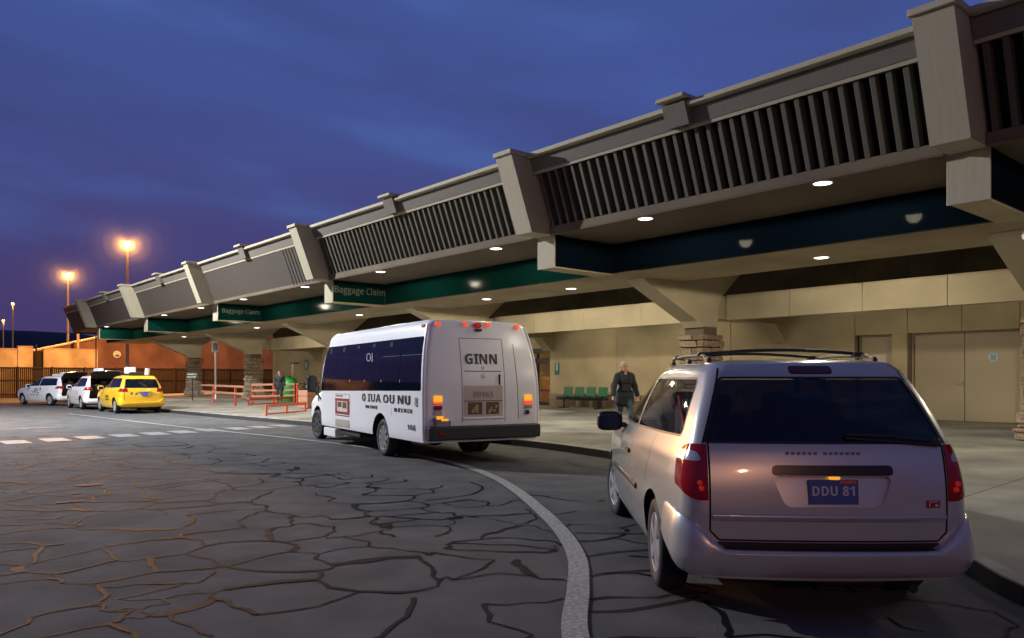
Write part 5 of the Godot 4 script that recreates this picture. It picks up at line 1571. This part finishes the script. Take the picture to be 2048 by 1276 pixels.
func tailgate(o: Node3D, body: Geo) -> Geo:
	# plate recess: a sunken floor, deep at its top, with side walls
	var pts := rounded([Vector2(-0.35, 0.945), Vector2(-0.27, 0.755), Vector2(0.31, 0.755), Vector2(0.39, 0.945)], 0.05)
	var c := cut(body, pts, "back", 0.3, 3.0)
	var floor_g := Geo.new(); floor_g.n = (c[0] as Geo).n.duplicate()
	var depth := func(p: Vector3) -> float: return 0.012 + 0.05 * smoothstep(0.75, 0.95, p.y) * 0.45
	for v in (c[0] as Geo).p: floor_g.p.append(v - Vector3(0, 0, depth.call(v)))
	for i in floor_g.n.size(): floor_g.n[i] = (floor_g.n[i] + Vector3(0, 0.14, 0)).normalized()
	var rec := part("plate_recess", floor_g, M.silver, o)
	var g := Geo.new()
	pts = ccw(pts)
	for i in pts.size():
		var a := pts[i]; var b := pts[(i + 1) % pts.size()]
		var pa := Vector3(a.x, a.y, rear_z(a.x, a.y)); var pb := Vector3(b.x, b.y, rear_z(b.x, b.y))
		var e := b - a
		var n := Vector3(-e.y, e.x, 0).normalized()
		var qa := pa - Vector3(0, 0, depth.call(pa)); var qb := pb - Vector3(0, 0, depth.call(pb))
		g.tri(pa, pb, qb, n, n, n); g.tri(pa, qb, qa, n, n, n)
	part("recess_wall", g, M.silver, rec)
	body = c[1]
	# black handle strip above it
	var d := cut(body, rounded([Vector2(-0.35, 0.95), Vector2(0.39, 0.95), Vector2(0.385, 1.012), Vector2(-0.345, 1.012)], 0.04), "back", 0.3, 3.0)
	part("tailgate_handle", (d[0] as Geo).pushed(0.008), mat(Color(0.02, 0.008, 0.004), 0.3), o, "dark handle strip")
	body = d[1]
	# plate
	var t := T(Vector3(0.022, 0.85, rear_z(0, 0.85) - 0.008), Vector3(-4, 1.5, 0))
	g = Geo.new(); box_t(g, t, Vector3(0.305, 0.152, 0.006), 0.002)
	var pl := part("number_plate", g, M.plate, o, "blue number plate with pale figures")
	g = Geo.new(); box_t(g, t * T(Vector3(0.09, 0.062, 0.0035)), Vector3(0.1, 0.022, 0.003)); part("plate_sticker", g, M.orange_paint, pl)
	var tm := text_mesh("DDU 81", 0.08, 0.003, font_bold)
	part_mesh("lettering", tm, M.plate_text, pl, t * T(Vector3(0, 0.005, 0.0045)))
	g = Geo.new(); box(g, Vector3(0.03, 0.935, rear_z(0, 0.935) - 0.012), Vector3(0.07, 0.022, 0.03), 0.008); part("plate_lamp", g, M.amber_lit, pl)
	# lock, sticker, chrome ledge
	g = Geo.new(); lathe(g, Transform3D(Basis(Vector3.RIGHT, PI / 2), Vector3(0.246, 0.79, rear_z(0.246, 0.79) - 0.03)), [Vector2(0.014, 0.0), Vector2(0.014, 0.012), Vector2(0.0, 0.013)], 12); part("lock", g, M.black, o)
	g = Geo.new(); box(g, Vector3(0.637, 0.775, rear_z(0.637, 0.775) + 0.004), Vector3(0.09, 0.045, 0.006), 0.002, Vector3(0, 9, 0)); var st := part("red_badge", g, M.sign_red, o)
	g = Geo.new(); box(g, Vector3(0.61, 0.775, rear_z(0.61, 0.775) + 0.0095), Vector3(0.006, 0.03, 0.003)); box(g, Vector3(0.64, 0.79, rear_z(0.64, 0.79) + 0.0085), Vector3(0.05, 0.005, 0.003), 0.0, Vector3(0, 9, 0)); box(g, Vector3(0.655, 0.768, rear_z(0.655, 0.768) + 0.0085), Vector3(0.02, 0.014, 0.003), 0.0, Vector3(0, 9, 0)); part("badge_mark", g, M.plate_text, st)
	var rows := []
	for i in 21:
		var x := -0.715 + 1.43 * i / 20.0
		var row := PackedVector3Array()
		for q in [[0.712, -0.002], [0.709, 0.014], [0.7, 0.02], [0.688, 0.018], [0.668, 0.006], [0.662, -0.002]]: row.append(Vector3(x, q[0], rear_z(x, q[0]) + q[1]))
		rows.append(row)
	part("tailgate_ledge", loft(rows, false), M.silver, o)
	# wiper
	g = Geo.new()
	var w0 := Vector3(0.68, 1.155, rear_z(0.68, 1.155) + 0.02); var w1 := Vector3(0.12, 1.2, rear_z(0.12, 1.2) + 0.025)
	tube(g, [w0, w0.lerp(w1, 0.5) + Vector3(0, 0.012, 0.012), w1], 0.011, 6); tube(g, [w0 + Vector3(0.03, -0.02, 0.01), w1 + Vector3(0, -0.022, 0.0)], 0.012, 6); box(g, w0, Vector3(0.06, 0.05, 0.04), 0.015)
	part("wiper", g, M.black, o)
	# faint nameplate strip under the window
	g = Geo.new()
	var x := -0.25
	while x < 0.2:
		box(g, Vector3(x, 1.085, rear_z(x, 1.085) + 0.004), Vector3(0.022, 0.018, 0.003)); x += 0.034 if absf(x + 0.06) > 0.02 else 0.06
	part("nameplate", g, mat(Color(0.25, 0.25, 0.3), 0.3, 0.6), o)
	return body

func make_silver_van() -> void:
	var p := view_point(1.99, 5.7)
	var o := make_van("minivan", "silver minivan parked nearest the viewer with a tinted rear window", "minivan", Vector3(p.x, 0, p.y), YAW + 1.8, M.silver, "silver", 8.0)
	# roof rack
	for s in [-1.0, 1.0]:
		var g := Geo.new()
		tube(g, [Vector3(s * 0.58, 1.66, 0.25), Vector3(s * 0.585, 1.715, 0.1), Vector3(s * 0.6, 1.73, -0.5), Vector3(s * 0.585, 1.72, -1.1), Vector3(s * 0.575, 1.67, -1.25)], 0.014, 8)
		for z in [0.2, -0.5, -1.2]: box(g, Vector3(s * 0.58, 1.675, z), Vector3(0.04, 0.06, 0.12), 0.015)
		part("roof_rail", g, M.black, o)
	for z in [-0.02, -0.95]:
		var g := Geo.new()
		var pts := []
		for i in 13:
			var f := i / 12.0
			pts.append(Vector3(lerpf(-0.57, 0.57, f), 1.732 + 0.03 * sin(f * PI), z))
		tube(g, pts, 0.012, 8)
		for s in [-1.0, 1.0]: box(g, Vector3(s * 0.57, 1.728, z), Vector3(0.09, 0.035, 0.08), 0.015)
		part("roof_bar", g, M.black, o)
	# coat over the rear seat with a red strap
	var g := Geo.new()
	var rows := []
	for i in 9:
		var f := i / 8.0
		var row := PackedVector3Array()
		for q in 13:
			var a := q / 12.0
			var hgt := 1.04 + 0.36 * (1.0 - absf(a - 0.62) / 0.62) * (1.0 - 0.25 * f)
			row.append(Vector3(-0.72 + 0.3 * f + 0.03 * sin(a * 9.0), lerpf(hgt, 0.9, 0.0) - 0.1 * f, lerpf(-0.62, 0.36, a)))
		rows.append(row)
	var low := PackedVector3Array()
	for q in 13: low.append(Vector3(-0.735, 0.95, lerpf(-0.62, 0.36, q / 12.0)))
	rows.insert(0, low)
	part("draped_coat", loft(rows, false), M.cloth_grey, o, "grey coat draped over the rear seat")
	g = Geo.new(); tube(g, [Vector3(-0.745, 1.42, 0.0), Vector3(-0.745, 1.34, 0.1), Vector3(-0.75, 1.22, 0.24), Vector3(-0.75, 1.1, 0.34)], 0.018, 6); part("strap", g, M.cloth_red, o, "red strap")

func roof_sign(o: Node3D, z: float, w: float, h: float, turn: float) -> void:
	var g := Geo.new(); box(g, Vector3(0, 1.73, z), Vector3(0.2, 0.08, 0.7), 0.02, Vector3(0, turn, 0)); var s := part("roof_sign", g, M.black, o)
	g = Geo.new(); box(g, Vector3(0, 1.77 + h / 2, z), Vector3(0.24, h, w), 0.03, Vector3(0, turn, 0)); part("sign_box", g, M.plastic_white, s)
	g = Geo.new(); box(g, Vector3(-0.112, 1.77 + h / 2, z), Vector3(0.006, h * 0.2, w * 0.7), 0.0, Vector3(0, turn, 0)); part("lettering", g, mat(Color(0.2, 0.25, 0.22), 0.5), s)

func scribble(o: Node3D, called: String, m: Material, z0: float, z1: float, y0: float, y1: float, n: int) -> void:
	var g := Geo.new()
	for i in n:
		var z := rng.randf_range(z0, z1); var y := rng.randf_range(y0, y1)
		box(g, Vector3(-(van_half(y) + 0.006), y, z), Vector3(0.006, rng.randf_range(0.02, 0.12), rng.randf_range(0.02, 0.1)), 0.0, Vector3(rng.randf_range(-40, 40), 0, 0))
	part(called, g, m, o)

func make_taxis() -> void:
	var o := make_van("taxi_van", "yellow taxi minivan, rearmost of the taxi queue", "taxi", Vector3(9.85, 0, -37.2), 1.5, M.taxi_yellow, "yellow", 0.0)
	roof_sign(o, -1.3, 1.2, 0.3, 0.0)
	var g := Geo.new(); box(g, Vector3(0.1, 1.76, -0.1), Vector3(0.8, 0.16, 0.3), 0.05); part("roof_rack", g, M.black, o)
	g = Geo.new(); tube(g, [Vector3(0.38, 1.72, 0.1), Vector3(0.4, 2.0, 0.12)], 0.1, 12); part("roof_bundle", g, M.plastic_white, o)
	var tm := text_mesh("TAXI", 0.3, 0.006, font_bold)
	part_mesh("lettering", tm, mat(Color(0.02, 0.09, 0.04), 0.5), o, Transform3D(Basis(Vector3.UP, -PI / 2), Vector3(-(van_half(0.68) + 0.012), 0.68, -1.2)))
	g = Geo.new(); prism(g, T(Vector3(0.08, 0.87, 0.985)), PackedVector2Array([Vector2(-0.2, 0.08), Vector2(0.2, 0.08), Vector2(0.1, -0.08), Vector2(-0.12, -0.08)]), 0.02); part("number_plate", g, mat(Color(0.08, 0.12, 0.5), 0.4), o)
	g = Geo.new(); box(g, Vector3(0.1, 0.96, 0.975), Vector3(0.6, 0.035, 0.03), 0.01); part("chrome_strip", g, M.chrome, o)
	g = Geo.new(); lathe(g, Transform3D(Basis(Vector3.RIGHT, PI / 2), Vector3(-0.45, 0.9, 0.945)), [Vector2(0.06, 0.0), Vector2(0.06, 0.008), Vector2(0.0, 0.008)], 14); box(g, Vector3(-0.25, 0.88, 0.96), Vector3(0.13, 0.09, 0.006), 0.0, Vector3(0, 0, 20)); part("sticker", g, mat(Color(0.25, 0.14, 0.05), 0.5), o)
	o = make_van("taxi_van", "white taxi minivan with a boxed number on its side, in the middle of the queue", "taxi", Vector3(9.7, 0, -43.0), 1.0, M.taxi_white, "white_open", 0.0)
	roof_sign(o, -0.6, 1.2, 0.3, 0.0)
	g = Geo.new()
	var x := -(van_half(0.68) + 0.008)
	for q in [[0.9, -0.62, 0.02, 0.46], [0.5, -0.62, 0.02, 0.46]]: box(g, Vector3(x, q[0], q[1]), Vector3(0.006, q[2], q[3]))
	for q in [-0.84, -0.4]: box(g, Vector3(x, 0.7, q), Vector3(0.006, 0.4, 0.02))
	part("number_frame", g, mat(Color(0.3, 0.3, 0.35), 0.5), o)
	tm = text_mesh("17", 0.34, 0.006, font_sans)
	part_mesh("lettering", tm, mat(Color(0.3, 0.3, 0.35), 0.5), o, Transform3D(Basis(Vector3.UP, -PI / 2), Vector3(x - 0.002, 0.7, -0.62)))
	o = make_van("taxi_van", "white taxi minivan at the head of the queue with its tailgate raised", "taxi", Vector3(9.55, 0, -50.5), -17.0, M.taxi_white, "white_open", -6.0)
	scribble(o, "emblem", mat(Color(0.05, 0.05, 0.06), 0.5), -1.9, -0.9, 0.6, 1.0, 26)
	g = Geo.new(); box(g, Vector3(0, 1.75, -0.2), Vector3(0.8, 0.12, 1.2), 0.04); box(g, Vector3(-0.2, 1.85, 0.3), Vector3(0.5, 0.12, 0.3), 0.05); part("roof_rack", g, M.plastic_white, o)

const BUS := [[0.42, 1.17, 2.19, -4.3, 0.1, 0.12, 0.05], [0.5, 1.19, 2.2, -4.3, 0.1, 0.12, 0.05], [1.25, 1.195, 2.2, -4.3, 0.1, 0.12, 0.05], [1.6, 1.18, 2.18, -4.28, 0.1, 0.12, 0.05], [2.0, 1.135, 2.12, -4.2, 0.11, 0.14, 0.05], [2.3, 1.075, 2.055, -4.1, 0.12, 0.2, 0.05], [2.48, 1.03, 2.01, -4.06, 0.12, 0.16, 0.05], [2.56, 0.99, 1.98, -4.03, 0.12, 0.16, 0.05], [2.6, 0.95, 1.95, -4.0, 0.13, 0.16, 0.05]]

func lev(tab: Array, y: float, k: int) -> float:
	for i in tab.size() - 1:
		if y <= tab[i + 1][0]: return lerpf(tab[i][k], tab[i + 1][k], clampf((y - tab[i][0]) / (tab[i + 1][0] - tab[i][0]), 0.0, 1.0))
	return tab[tab.size() - 1][k]

func bus_rear(x: float, y: float) -> float:
	return lev(BUS, y, 2) - 0.05 * pow(x / lev(BUS, y, 1), 2.0)

func side_text(o: Node3D, s: String, size: float, z: float, y: float, m: Material, squeeze := 1.0) -> void:
	var x := -(lev(BUS, y, 1) + 0.006)
	part_mesh("lettering", text_mesh(s, size, 0.006, font_bold), m, o, Transform3D(Basis(Vector3.UP, -PI / 2).scaled_local(Vector3(squeeze, 1, 1)), Vector3(x, y, z)))

func make_bus() -> void:
	var o := thing("shuttle_bus", "white shuttle bus with dark tinted side windows pulled up at the kerb", "bus", Vector3(9.2, 0, -13.1), -10.7)
	var body := shell(densify(BUS, 0.06), 0.06, 0.012)
	var wr := 0.375
	for s in [-1.0, 1.0]:
		body = cut(body, circle(Vector2(0.0, wr + 0.03), 0.46, 36), "side", minf(s * 0.8, s * 2.0), maxf(s * 0.8, s * 2.0))[1]
	arch_liner(o, 0.0, wr + 0.03, 0.465, 0.6, 1.16)
	# long dark window band, its panes and their bars
	for s in [-1.0, 1.0]:
		var lo := minf(s * 0.6, s * 2.0); var hi := maxf(s * 0.6, s * 2.0)
		var c := cut(body, rounded([Vector2(2.02, 1.33), Vector2(1.9, 2.31), Vector2(-3.92, 2.31), Vector2(-4.14, 1.25)], 0.05), "side", lo, hi)
		body = c[1]
		var band: Geo = c[0]
		var n := 6
		for k in n:
			var a := lerpf(1.95, -3.96, float(k) / n) - 0.012; var e := lerpf(1.95, -3.96, float(k + 1) / n) + 0.012
			var d := cut(band, rounded([Vector2(a, 1.39), Vector2(a - 0.03, 2.12), Vector2(e - 0.03, 2.12), Vector2(e, 1.36)], 0.04), "side", lo, hi)
			band = d[1]
			var w := part("window", (d[0] as Geo).pushed(-0.003), M.bus_glass, o)
			if k < 2:
				var g := Geo.new(); box(g, Vector3(s * (lev(BUS, 1.98, 1) + 0.0), 1.98, (a + e) / 2), Vector3(0.012, 0.014, a - e - 0.04)); part("vent_bar", g, mat(Color(0.05, 0.055, 0.08), 0.4), w)
			if k > 1 or k == 1:
				var g := Geo.new(); box(g, Vector3(s * (lev(BUS, 2.2, 1) - 0.004), 2.2, (a + e) / 2 - 0.1), Vector3(0.012, 0.13, 0.16), 0.002, Vector3(0, 0, s * 9.0)); part("vent_flap", g, mat(Color(0.0, 0.0, 0.0), 0.9), w)
			var g2 := Geo.new(); box(g2, Vector3(s * (lev(BUS, 1.5, 1) + 0.004), 1.5, e + 0.05), Vector3(0.01, 0.05, 0.015)); part("latch", g2, M.plastic_white, w)
		part("window_band", band, M.bus_glass, o)
		var gp := Geo.new()
		for q in [[Vector2(-4.24, 0.45), Vector2(-4.16, 1.25)], [Vector2(2.12, 0.5), Vector2(2.1, 1.33)], [Vector2(0.62, 0.85), Vector2(0.62, 0.99)]]: body = seam(body, gp, q[0], q[1], "side", lo, hi, 0.012)
		part("panel_gap", gp, mat(Color(0.2, 0.2, 0.2), 0.7), o)
	# rear door and its print
	var gap := Geo.new()
	for q in [[Vector2(-0.46, 0.76), Vector2(-0.46, 2.28)], [Vector2(0.42, 0.76), Vector2(0.42, 2.28)], [Vector2(-0.46, 2.28), Vector2(0.42, 2.28)]]: body = seam(body, gap, q[0], q[1], "back", 1.0, 3.0, 0.014)
	var gap2 := Geo.new()
	body = seam(body, gap2, Vector2(0.72, 0.8), Vector2(0.66, 2.2), "back", 1.0, 3.0, 0.014)
	part("rear_panel_gap", gap2, mat(Color(0.2, 0.18, 0.25), 0.7), o)
	part("rear_door_gap", gap, mat(Color(0.28, 0.26, 0.3), 0.7), o)
	var panel := func(called: String, x0: float, x1: float, y0: float, y1: float, m: Material, lift: float) -> MeshInstance3D:
		var c := cut(body, PackedVector2Array([Vector2(x0, y0), Vector2(x1, y0), Vector2(x1, y1), Vector2(x0, y1)]), "back", 1.0, 3.0)
		return part(called, (c[0] as Geo).pushed(lift), m, o)
	var poster: MeshInstance3D = panel.call("rear_poster", -0.43, 0.37, 0.86, 1.42, mat(Color(0.5, 0.42, 0.37), 0.5), 0.004)
	for q in [[-0.35, -0.06, 0.9, 1.12], [0.02, 0.29, 0.9, 1.12]]:
		var c := cut(body, PackedVector2Array([Vector2(q[0], q[2]), Vector2(q[1], q[2]), Vector2(q[1], q[3]), Vector2(q[0], q[3])]), "back", 1.0, 3.0)
		part("picture", (c[0] as Geo).pushed(0.007), M.picture, poster)
		for k in 5:
			var g := Geo.new()
			var x: float = rng.randf_range(q[0] + 0.04, q[1] - 0.04); var y: float = rng.randf_range(q[2] + 0.05, q[3] - 0.06)
			box(g, Vector3(x, y, bus_rear(x, y) + 0.01), Vector3(rng.randf_range(0.03, 0.06), rng.randf_range(0.04, 0.09), 0.003 + 0.0004 * k))
			part("picture_detail", g, mat(Color(0.4, 0.27, 0.12), 0.5), poster)
	var c2 := cut(body, PackedVector2Array([Vector2(-0.43, 1.135), Vector2(0.37, 1.135), Vector2(0.37, 1.15), Vector2(-0.43, 1.15)]), "back", 1.0, 3.0)
	part("poster_rule", (c2[0] as Geo).pushed(0.007), M.picture, poster)
	var tilt := Vector3(-6, 0, 0)
	part_mesh("lettering", text_mesh("00161", 0.15, 0.006, font_bold), mat(Color(0.35, 0.25, 0.22), 0.5), poster, T(Vector3(-0.03, 1.26, bus_rear(0, 1.26) + 0.009), Vector3(-1, 0, 0)))
	part_mesh("lettering", text_mesh("GINN", 0.26, 0.006, font_bold), M.black, o, T(Vector3(-0.04, 1.9, bus_rear(0, 1.9) + 0.006), tilt))
	panel.call("print_rule", -0.4, 0.36, 1.675, 1.69, M.black, 0.004)
	part_mesh("lettering", text_mesh("U", 0.09, 0.006, font_sans), mat(Color(0.25, 0.22, 0.24), 0.5), o, T(Vector3(-0.03, 1.735, bus_rear(0, 1.74) + 0.006), tilt))
	part_mesh("lettering", text_mesh("G", 0.12, 0.006, font_sans), mat(Color(0.25, 0.22, 0.24), 0.5), o, T(Vector3(-0.03, 1.6, bus_rear(0, 1.6) + 0.006), Vector3(-3, 0, 0)))
	var g := Geo.new(); box(g, Vector3(0.31, 1.53, bus_rear(0.31, 1.53) + 0.012), Vector3(0.035, 0.2, 0.02), 0.008); part("door_latch", g, M.black, o)
	g = Geo.new(); box(g, Vector3(-0.02, 0.83, bus_rear(0, 0.83) + 0.012), Vector3(0.84, 0.03, 0.03), 0.008); part("door_sill", g, M.plastic_white, o)
	# side print
	side_text(o, "0 IUA OU NU", 0.225, 0.25, 1.15, M.black, 1.95)
	side_text(o, "8", 0.22, 1.82, 1.13, mat(Color(0.25, 0.25, 0.25), 0.5), 1.1)
	side_text(o, "NW EDEEK", 0.085, -0.5, 0.965, M.black, 1.7)
	side_text(o, "M K E H I B", 0.1, 1.2, 0.955, M.black, 1.7)
	side_text(o, "1 0 6", 0.13, 1.6, 0.66, M.black, 1.3)
	part_mesh("lettering", text_mesh("OJ", 0.24, 0.005, font_sans), mat(Color(0.4, 0.42, 0.5), 0.5), o, Transform3D(Basis(Vector3.UP, -PI / 2).scaled_local(Vector3(1.8, 1, 1)), Vector3(-(lev(BUS, 1.99, 1) + 0.008), 1.99, -0.75)))
	var sidep := func(called: String, z0: float, z1: float, y0: float, y1: float, m: Material, lift: float, parent: Node3D) -> MeshInstance3D:
		var c := cut(body, PackedVector2Array([Vector2(z0, y0), Vector2(z1, y0), Vector2(z1, y1), Vector2(z0, y1)]), "side", -2.0, -0.6)
		return part(called, (c[0] as Geo).pushed(lift), m, parent)
	var sp: MeshInstance3D = sidep.call("side_poster", -2.95, -1.9, 0.74, 1.2, M.sign_red, 0.004, o)
	sidep.call("poster_header", -2.95, -1.9, 1.1, 1.19, M.plastic_white, 0.007, sp); sidep.call("poster_picture", -2.8, -2.05, 0.8, 1.04, M.paper, 0.007, sp)
	sidep.call("poster_photo", -2.75, -2.45, 0.9, 1.02, M.picture, 0.01, sp); sidep.call("poster_photo", -2.38, -2.1, 0.88, 1.02, M.picture, 0.01, sp); sidep.call("poster_mark", -2.9, -2.35, 1.14, 1.17, M.picture, 0.01, sp); sidep.call("poster_edge", -2.95, -1.9, 0.7, 0.72, M.black, 0.007, sp)
	var vent: MeshInstance3D = sidep.call("side_vent", -2.95, -1.92, 0.45, 0.62, M.tan_vent, 0.004, o)
	g = Geo.new()
	for k in 6: box(g, Vector3(-(lev(BUS, 0.5, 1) + 0.006), 0.465 + k * 0.027, -2.43), Vector3(0.008, 0.008, 1.0))
	part("vent_slat", g, M.paper, vent)
	part("body", body, M.bus_white, o)
	# corner mouldings, bumper, underside
	for s in [-1.0, 1.0]:
		g = Geo.new()
		var pts := []
		for k in 15:
			var y := lerpf(0.46, 2.52, k / 14.0)
			pts.append(Vector3(s * (lev(BUS, y, 1) - 0.02), y, lev(BUS, y, 2) - 0.09))
		tube(g, pts, 0.035, 8)
		part("corner_moulding", g, M.bus_white, o)
	g = Geo.new(); box(g, Vector3(0, 0.58, 2.22), Vector3(2.3, 0.25, 0.16), 0.03); part("rear_bumper", g, mat(Color(0.018, 0.018, 0.02), 0.5), o)
	g = Geo.new(); box(g, Vector3(0, 0.48, -1.0), Vector3(0.9, 0.16, 6.0)); box(g, Vector3(0, 0.36, 0), Vector3(1.6, 0.1, 0.14), 0.04); box(g, Vector3(0.3, 0.42, 1.2), Vector3(0.5, 0.2, 0.9), 0.06); tube(g, [Vector3(0.5, 0.36, 0.5), Vector3(0.62, 0.34, 2.1)], 0.04, 10); box(g, Vector3(-0.9, 0.4, -2.2), Vector3(0.4, 0.3, 1.4), 0.04); lathe(g, Transform3D(Basis(Vector3(0, 0, 1), PI / 2), Vector3(0, 0.36, 0)), [Vector2(0.16, -0.16), Vector2(0.2, 0.0), Vector2(0.16, 0.16)], 14)
	part("underbody", g, M.dark, o)
	g = Geo.new(); box(g, Vector3(-1.1, 0.28, -3.4), Vector3(0.2, 0.2, 0.9), 0.02); part("entry_step", g, M.bus_white, o)
	# lamps
	for s in [-1.0, 1.0]:
		var x: float = s * 0.93
		var z := bus_rear(x, 1.2) + 0.012
		g = Geo.new(); box(g, Vector3(x, 1.19, z), Vector3(0.17, 0.11, 0.04), 0.015); var tl := part("taillight", g, M.amber_lit, o, "amber over red lamp cluster")
		g = Geo.new(); box(g, Vector3(x, 1.115 if s < 0.0 else 1.09, z), Vector3(0.17, 0.03 if s < 0.0 else 0.09, 0.04), 0.012); part("red_lamp", g, M.red_lit, tl)
		g = Geo.new(); box(g, Vector3(x, 1.03, z), Vector3(0.16, 0.075, 0.04), 0.012); part("brake_lens", g, M.lens_red if s < 0.0 else M.lens_clear, tl)
		g = Geo.new(); box(g, Vector3(x, 0.935, z), Vector3(0.16, 0.09, 0.03), 0.012); part("reverse_lens", g, M.lens_clear if s < 0.0 else M.plastic_white, tl)
		if s > 0.0:
			g = Geo.new(); lathe(g, Transform3D(Basis(Vector3.RIGHT, PI / 2), Vector3(0.9, 0.92, z + 0.016)), [Vector2(0.045, 0.0), Vector2(0.045, 0.012), Vector2(0.0, 0.014)], 14); part("socket", g, M.black, tl)
	g = Geo.new(); box(g, Vector3(-0.93, 0.83, bus_rear(-0.93, 0.83) + 0.05), Vector3(0.22, 0.07, 0.1), 0.02); box(g, Vector3(-0.86, 0.74, bus_rear(-0.86, 0.74) + 0.05), Vector3(0.3, 0.13, 0.08), 0.01); var hb := part("lamp_bracket", g, mat(Color(0.22, 0.2, 0.24), 0.5), o)
	g = Geo.new(); box(g, Vector3(-0.93, 0.86, bus_rear(-0.93, 0.86) + 0.1), Vector3(0.14, 0.06, 0.03), 0.012); box(g, Vector3(-0.84, 0.82, bus_rear(-0.84, 0.82) + 0.1), Vector3(0.14, 0.04, 0.03), 0.012); part("amber_lamp", g, M.amber_lit, hb)
	g = Geo.new(); box(g, Vector3(-0.9, 0.58, 2.305), Vector3(0.1, 0.06, 0.02), 0.006); part("reflector", g, M.lens_red, o)
	for q in [[-0.84, 2.53, 0], [-0.3, 2.55, 1], [0.16, 2.55, 1], [0.8, 2.53, 0]]:
		g = Geo.new(); box(g, Vector3(q[0], q[1], bus_rear(q[0], q[1]) + 0.015), Vector3(0.11, 0.09, 0.06), 0.025, Vector3(-30, 0, 0)); part("marker_lamp", g, M.red_lit, o)
	g = Geo.new(); box(g, Vector3(-0.06, 2.53, bus_rear(0, 2.53) + 0.03), Vector3(0.15, 0.1, 0.09), 0.03); part("high_brake_light", g, M.red_dim, o)
	g = Geo.new(); box(g, Vector3(-0.05, 2.44, bus_rear(0, 2.44) + 0.02), Vector3(0.13, 0.05, 0.06), 0.012); part("camera_housing", g, M.black, o)
	g = Geo.new(); box(g, Vector3(-(lev(BUS, 2.5, 1) + 0.0), 2.5, 1.75), Vector3(0.05, 0.06, 0.14), 0.02, Vector3(0, 0, 30)); part("side_marker", g, M.lens_amber, o)
	# cab and bonnet of the van that the body is built on
	var cab := shell(densify([[0.4, 0.9, -3.6, -5.75, 0.1, 0.2, 0.03], [0.5, 1.0, -3.6, -5.9, 0.1, 0.25, 0.03], [0.8, 1.01, -3.6, -5.95, 0.1, 0.3, 0.03], [1.0, 0.99, -3.6, -5.9, 0.1, 0.35, 0.03], [1.12, 0.96, -3.6, -5.7, 0.1, 0.4, 0.03], [1.2, 0.93, -3.6, -5.2, 0.1, 0.3, 0.03], [1.26, 0.92, -3.6, -4.95, 0.1, 0.2, 0.03], [1.9, 0.86, -3.6, -4.55, 0.1, 0.2, 0.03], [2.05, 0.82, -3.6, -4.4, 0.1, 0.2, 0.03]], 0.08), 0.04)
	for s in [-1.0, 1.0]:
		cab = cut(cab, circle(Vector2(-5.05, wr + 0.03), 0.45, 32), "side", minf(s * 0.6, s * 2.0), maxf(s * 0.6, s * 2.0))[1]
		cab = window(cab, o, [Vector2(-4.0, 1.28), Vector2(-4.0, 1.9), Vector2(-4.5, 1.85), Vector2(-4.8, 1.3)], 0.04, "side", minf(s * 0.5, s * 2.0), maxf(s * 0.5, s * 2.0), M.bus_glass)
	cab = window(cab, o, [Vector2(-0.8, 1.32), Vector2(0.8, 1.32), Vector2(0.72, 1.92), Vector2(-0.72, 1.92)], 0.06, "back", -7.0, -4.2, M.bus_glass, "windscreen")
	part("cab", cab, M.bus_white, o)
	arch_liner(o, -5.05, wr + 0.03, 0.455, 0.6, 0.98)
	g = Geo.new(); lathe(g, Transform3D(Basis(Vector3(0, 0, 1), PI / 2), Vector3(-0.985, 1.02, -5.0)), [Vector2(0.06, 0.0), Vector2(0.06, 0.02), Vector2(0.03, 0.025), Vector2(0.0, 0.02)], 14); part("side_badge", g, M.chrome, o)
	for s in [-1.0, 1.0]:
		g = Geo.new(); tube(g, [Vector3(s * 0.98, 0.95, -4.62), Vector3(s * 1.16, 1.2, -4.66), Vector3(s * 1.22, 1.5, -4.66)], 0.022, 8); box(g, Vector3(s * 1.26, 1.42, -4.66), Vector3(0.26, 0.42, 0.12), 0.05); part("mirror", g, M.black, o)
		g = Geo.new(); box(g, Vector3(s * 0.78, 0.85, -5.84), Vector3(0.32, 0.22, 0.1), 0.04); part("headlight", g, M.lens_clear, o)
	for s in [-1.0, 1.0]:
		wheel(o, Vector3(s * 1.02, wr, 0.0), wr, 0.24, s, M.steel, 0.0, 8); wheel(o, Vector3(s * 0.76, wr, 0.0), wr, 0.22, s, M.steel, 0.0, 8)
		wheel(o, Vector3(s * 0.92, wr, -5.05), wr, 0.24, s, mat(Color(0.1, 0.1, 0.1), 0.4, 0.6), 6.0, 8)

var font_sans := SystemFont.new()
var font_bold := SystemFont.new()

func _ready() -> void:
	rng.seed = 7
	font_sans.font_names = PackedStringArray(["Droid Sans"]); font_bold.font_names = PackedStringArray(["Droid Sans"]); font_bold.font_weight = 700
	make_materials()
	make_camera_and_sky()
	make_lights()
	make_ground()
	make_hills()
	make_terminal()
	make_far()
	make_fittings()
	make_silver_van()
	make_bus()
	make_taxis()
	make_street()
	make_people()
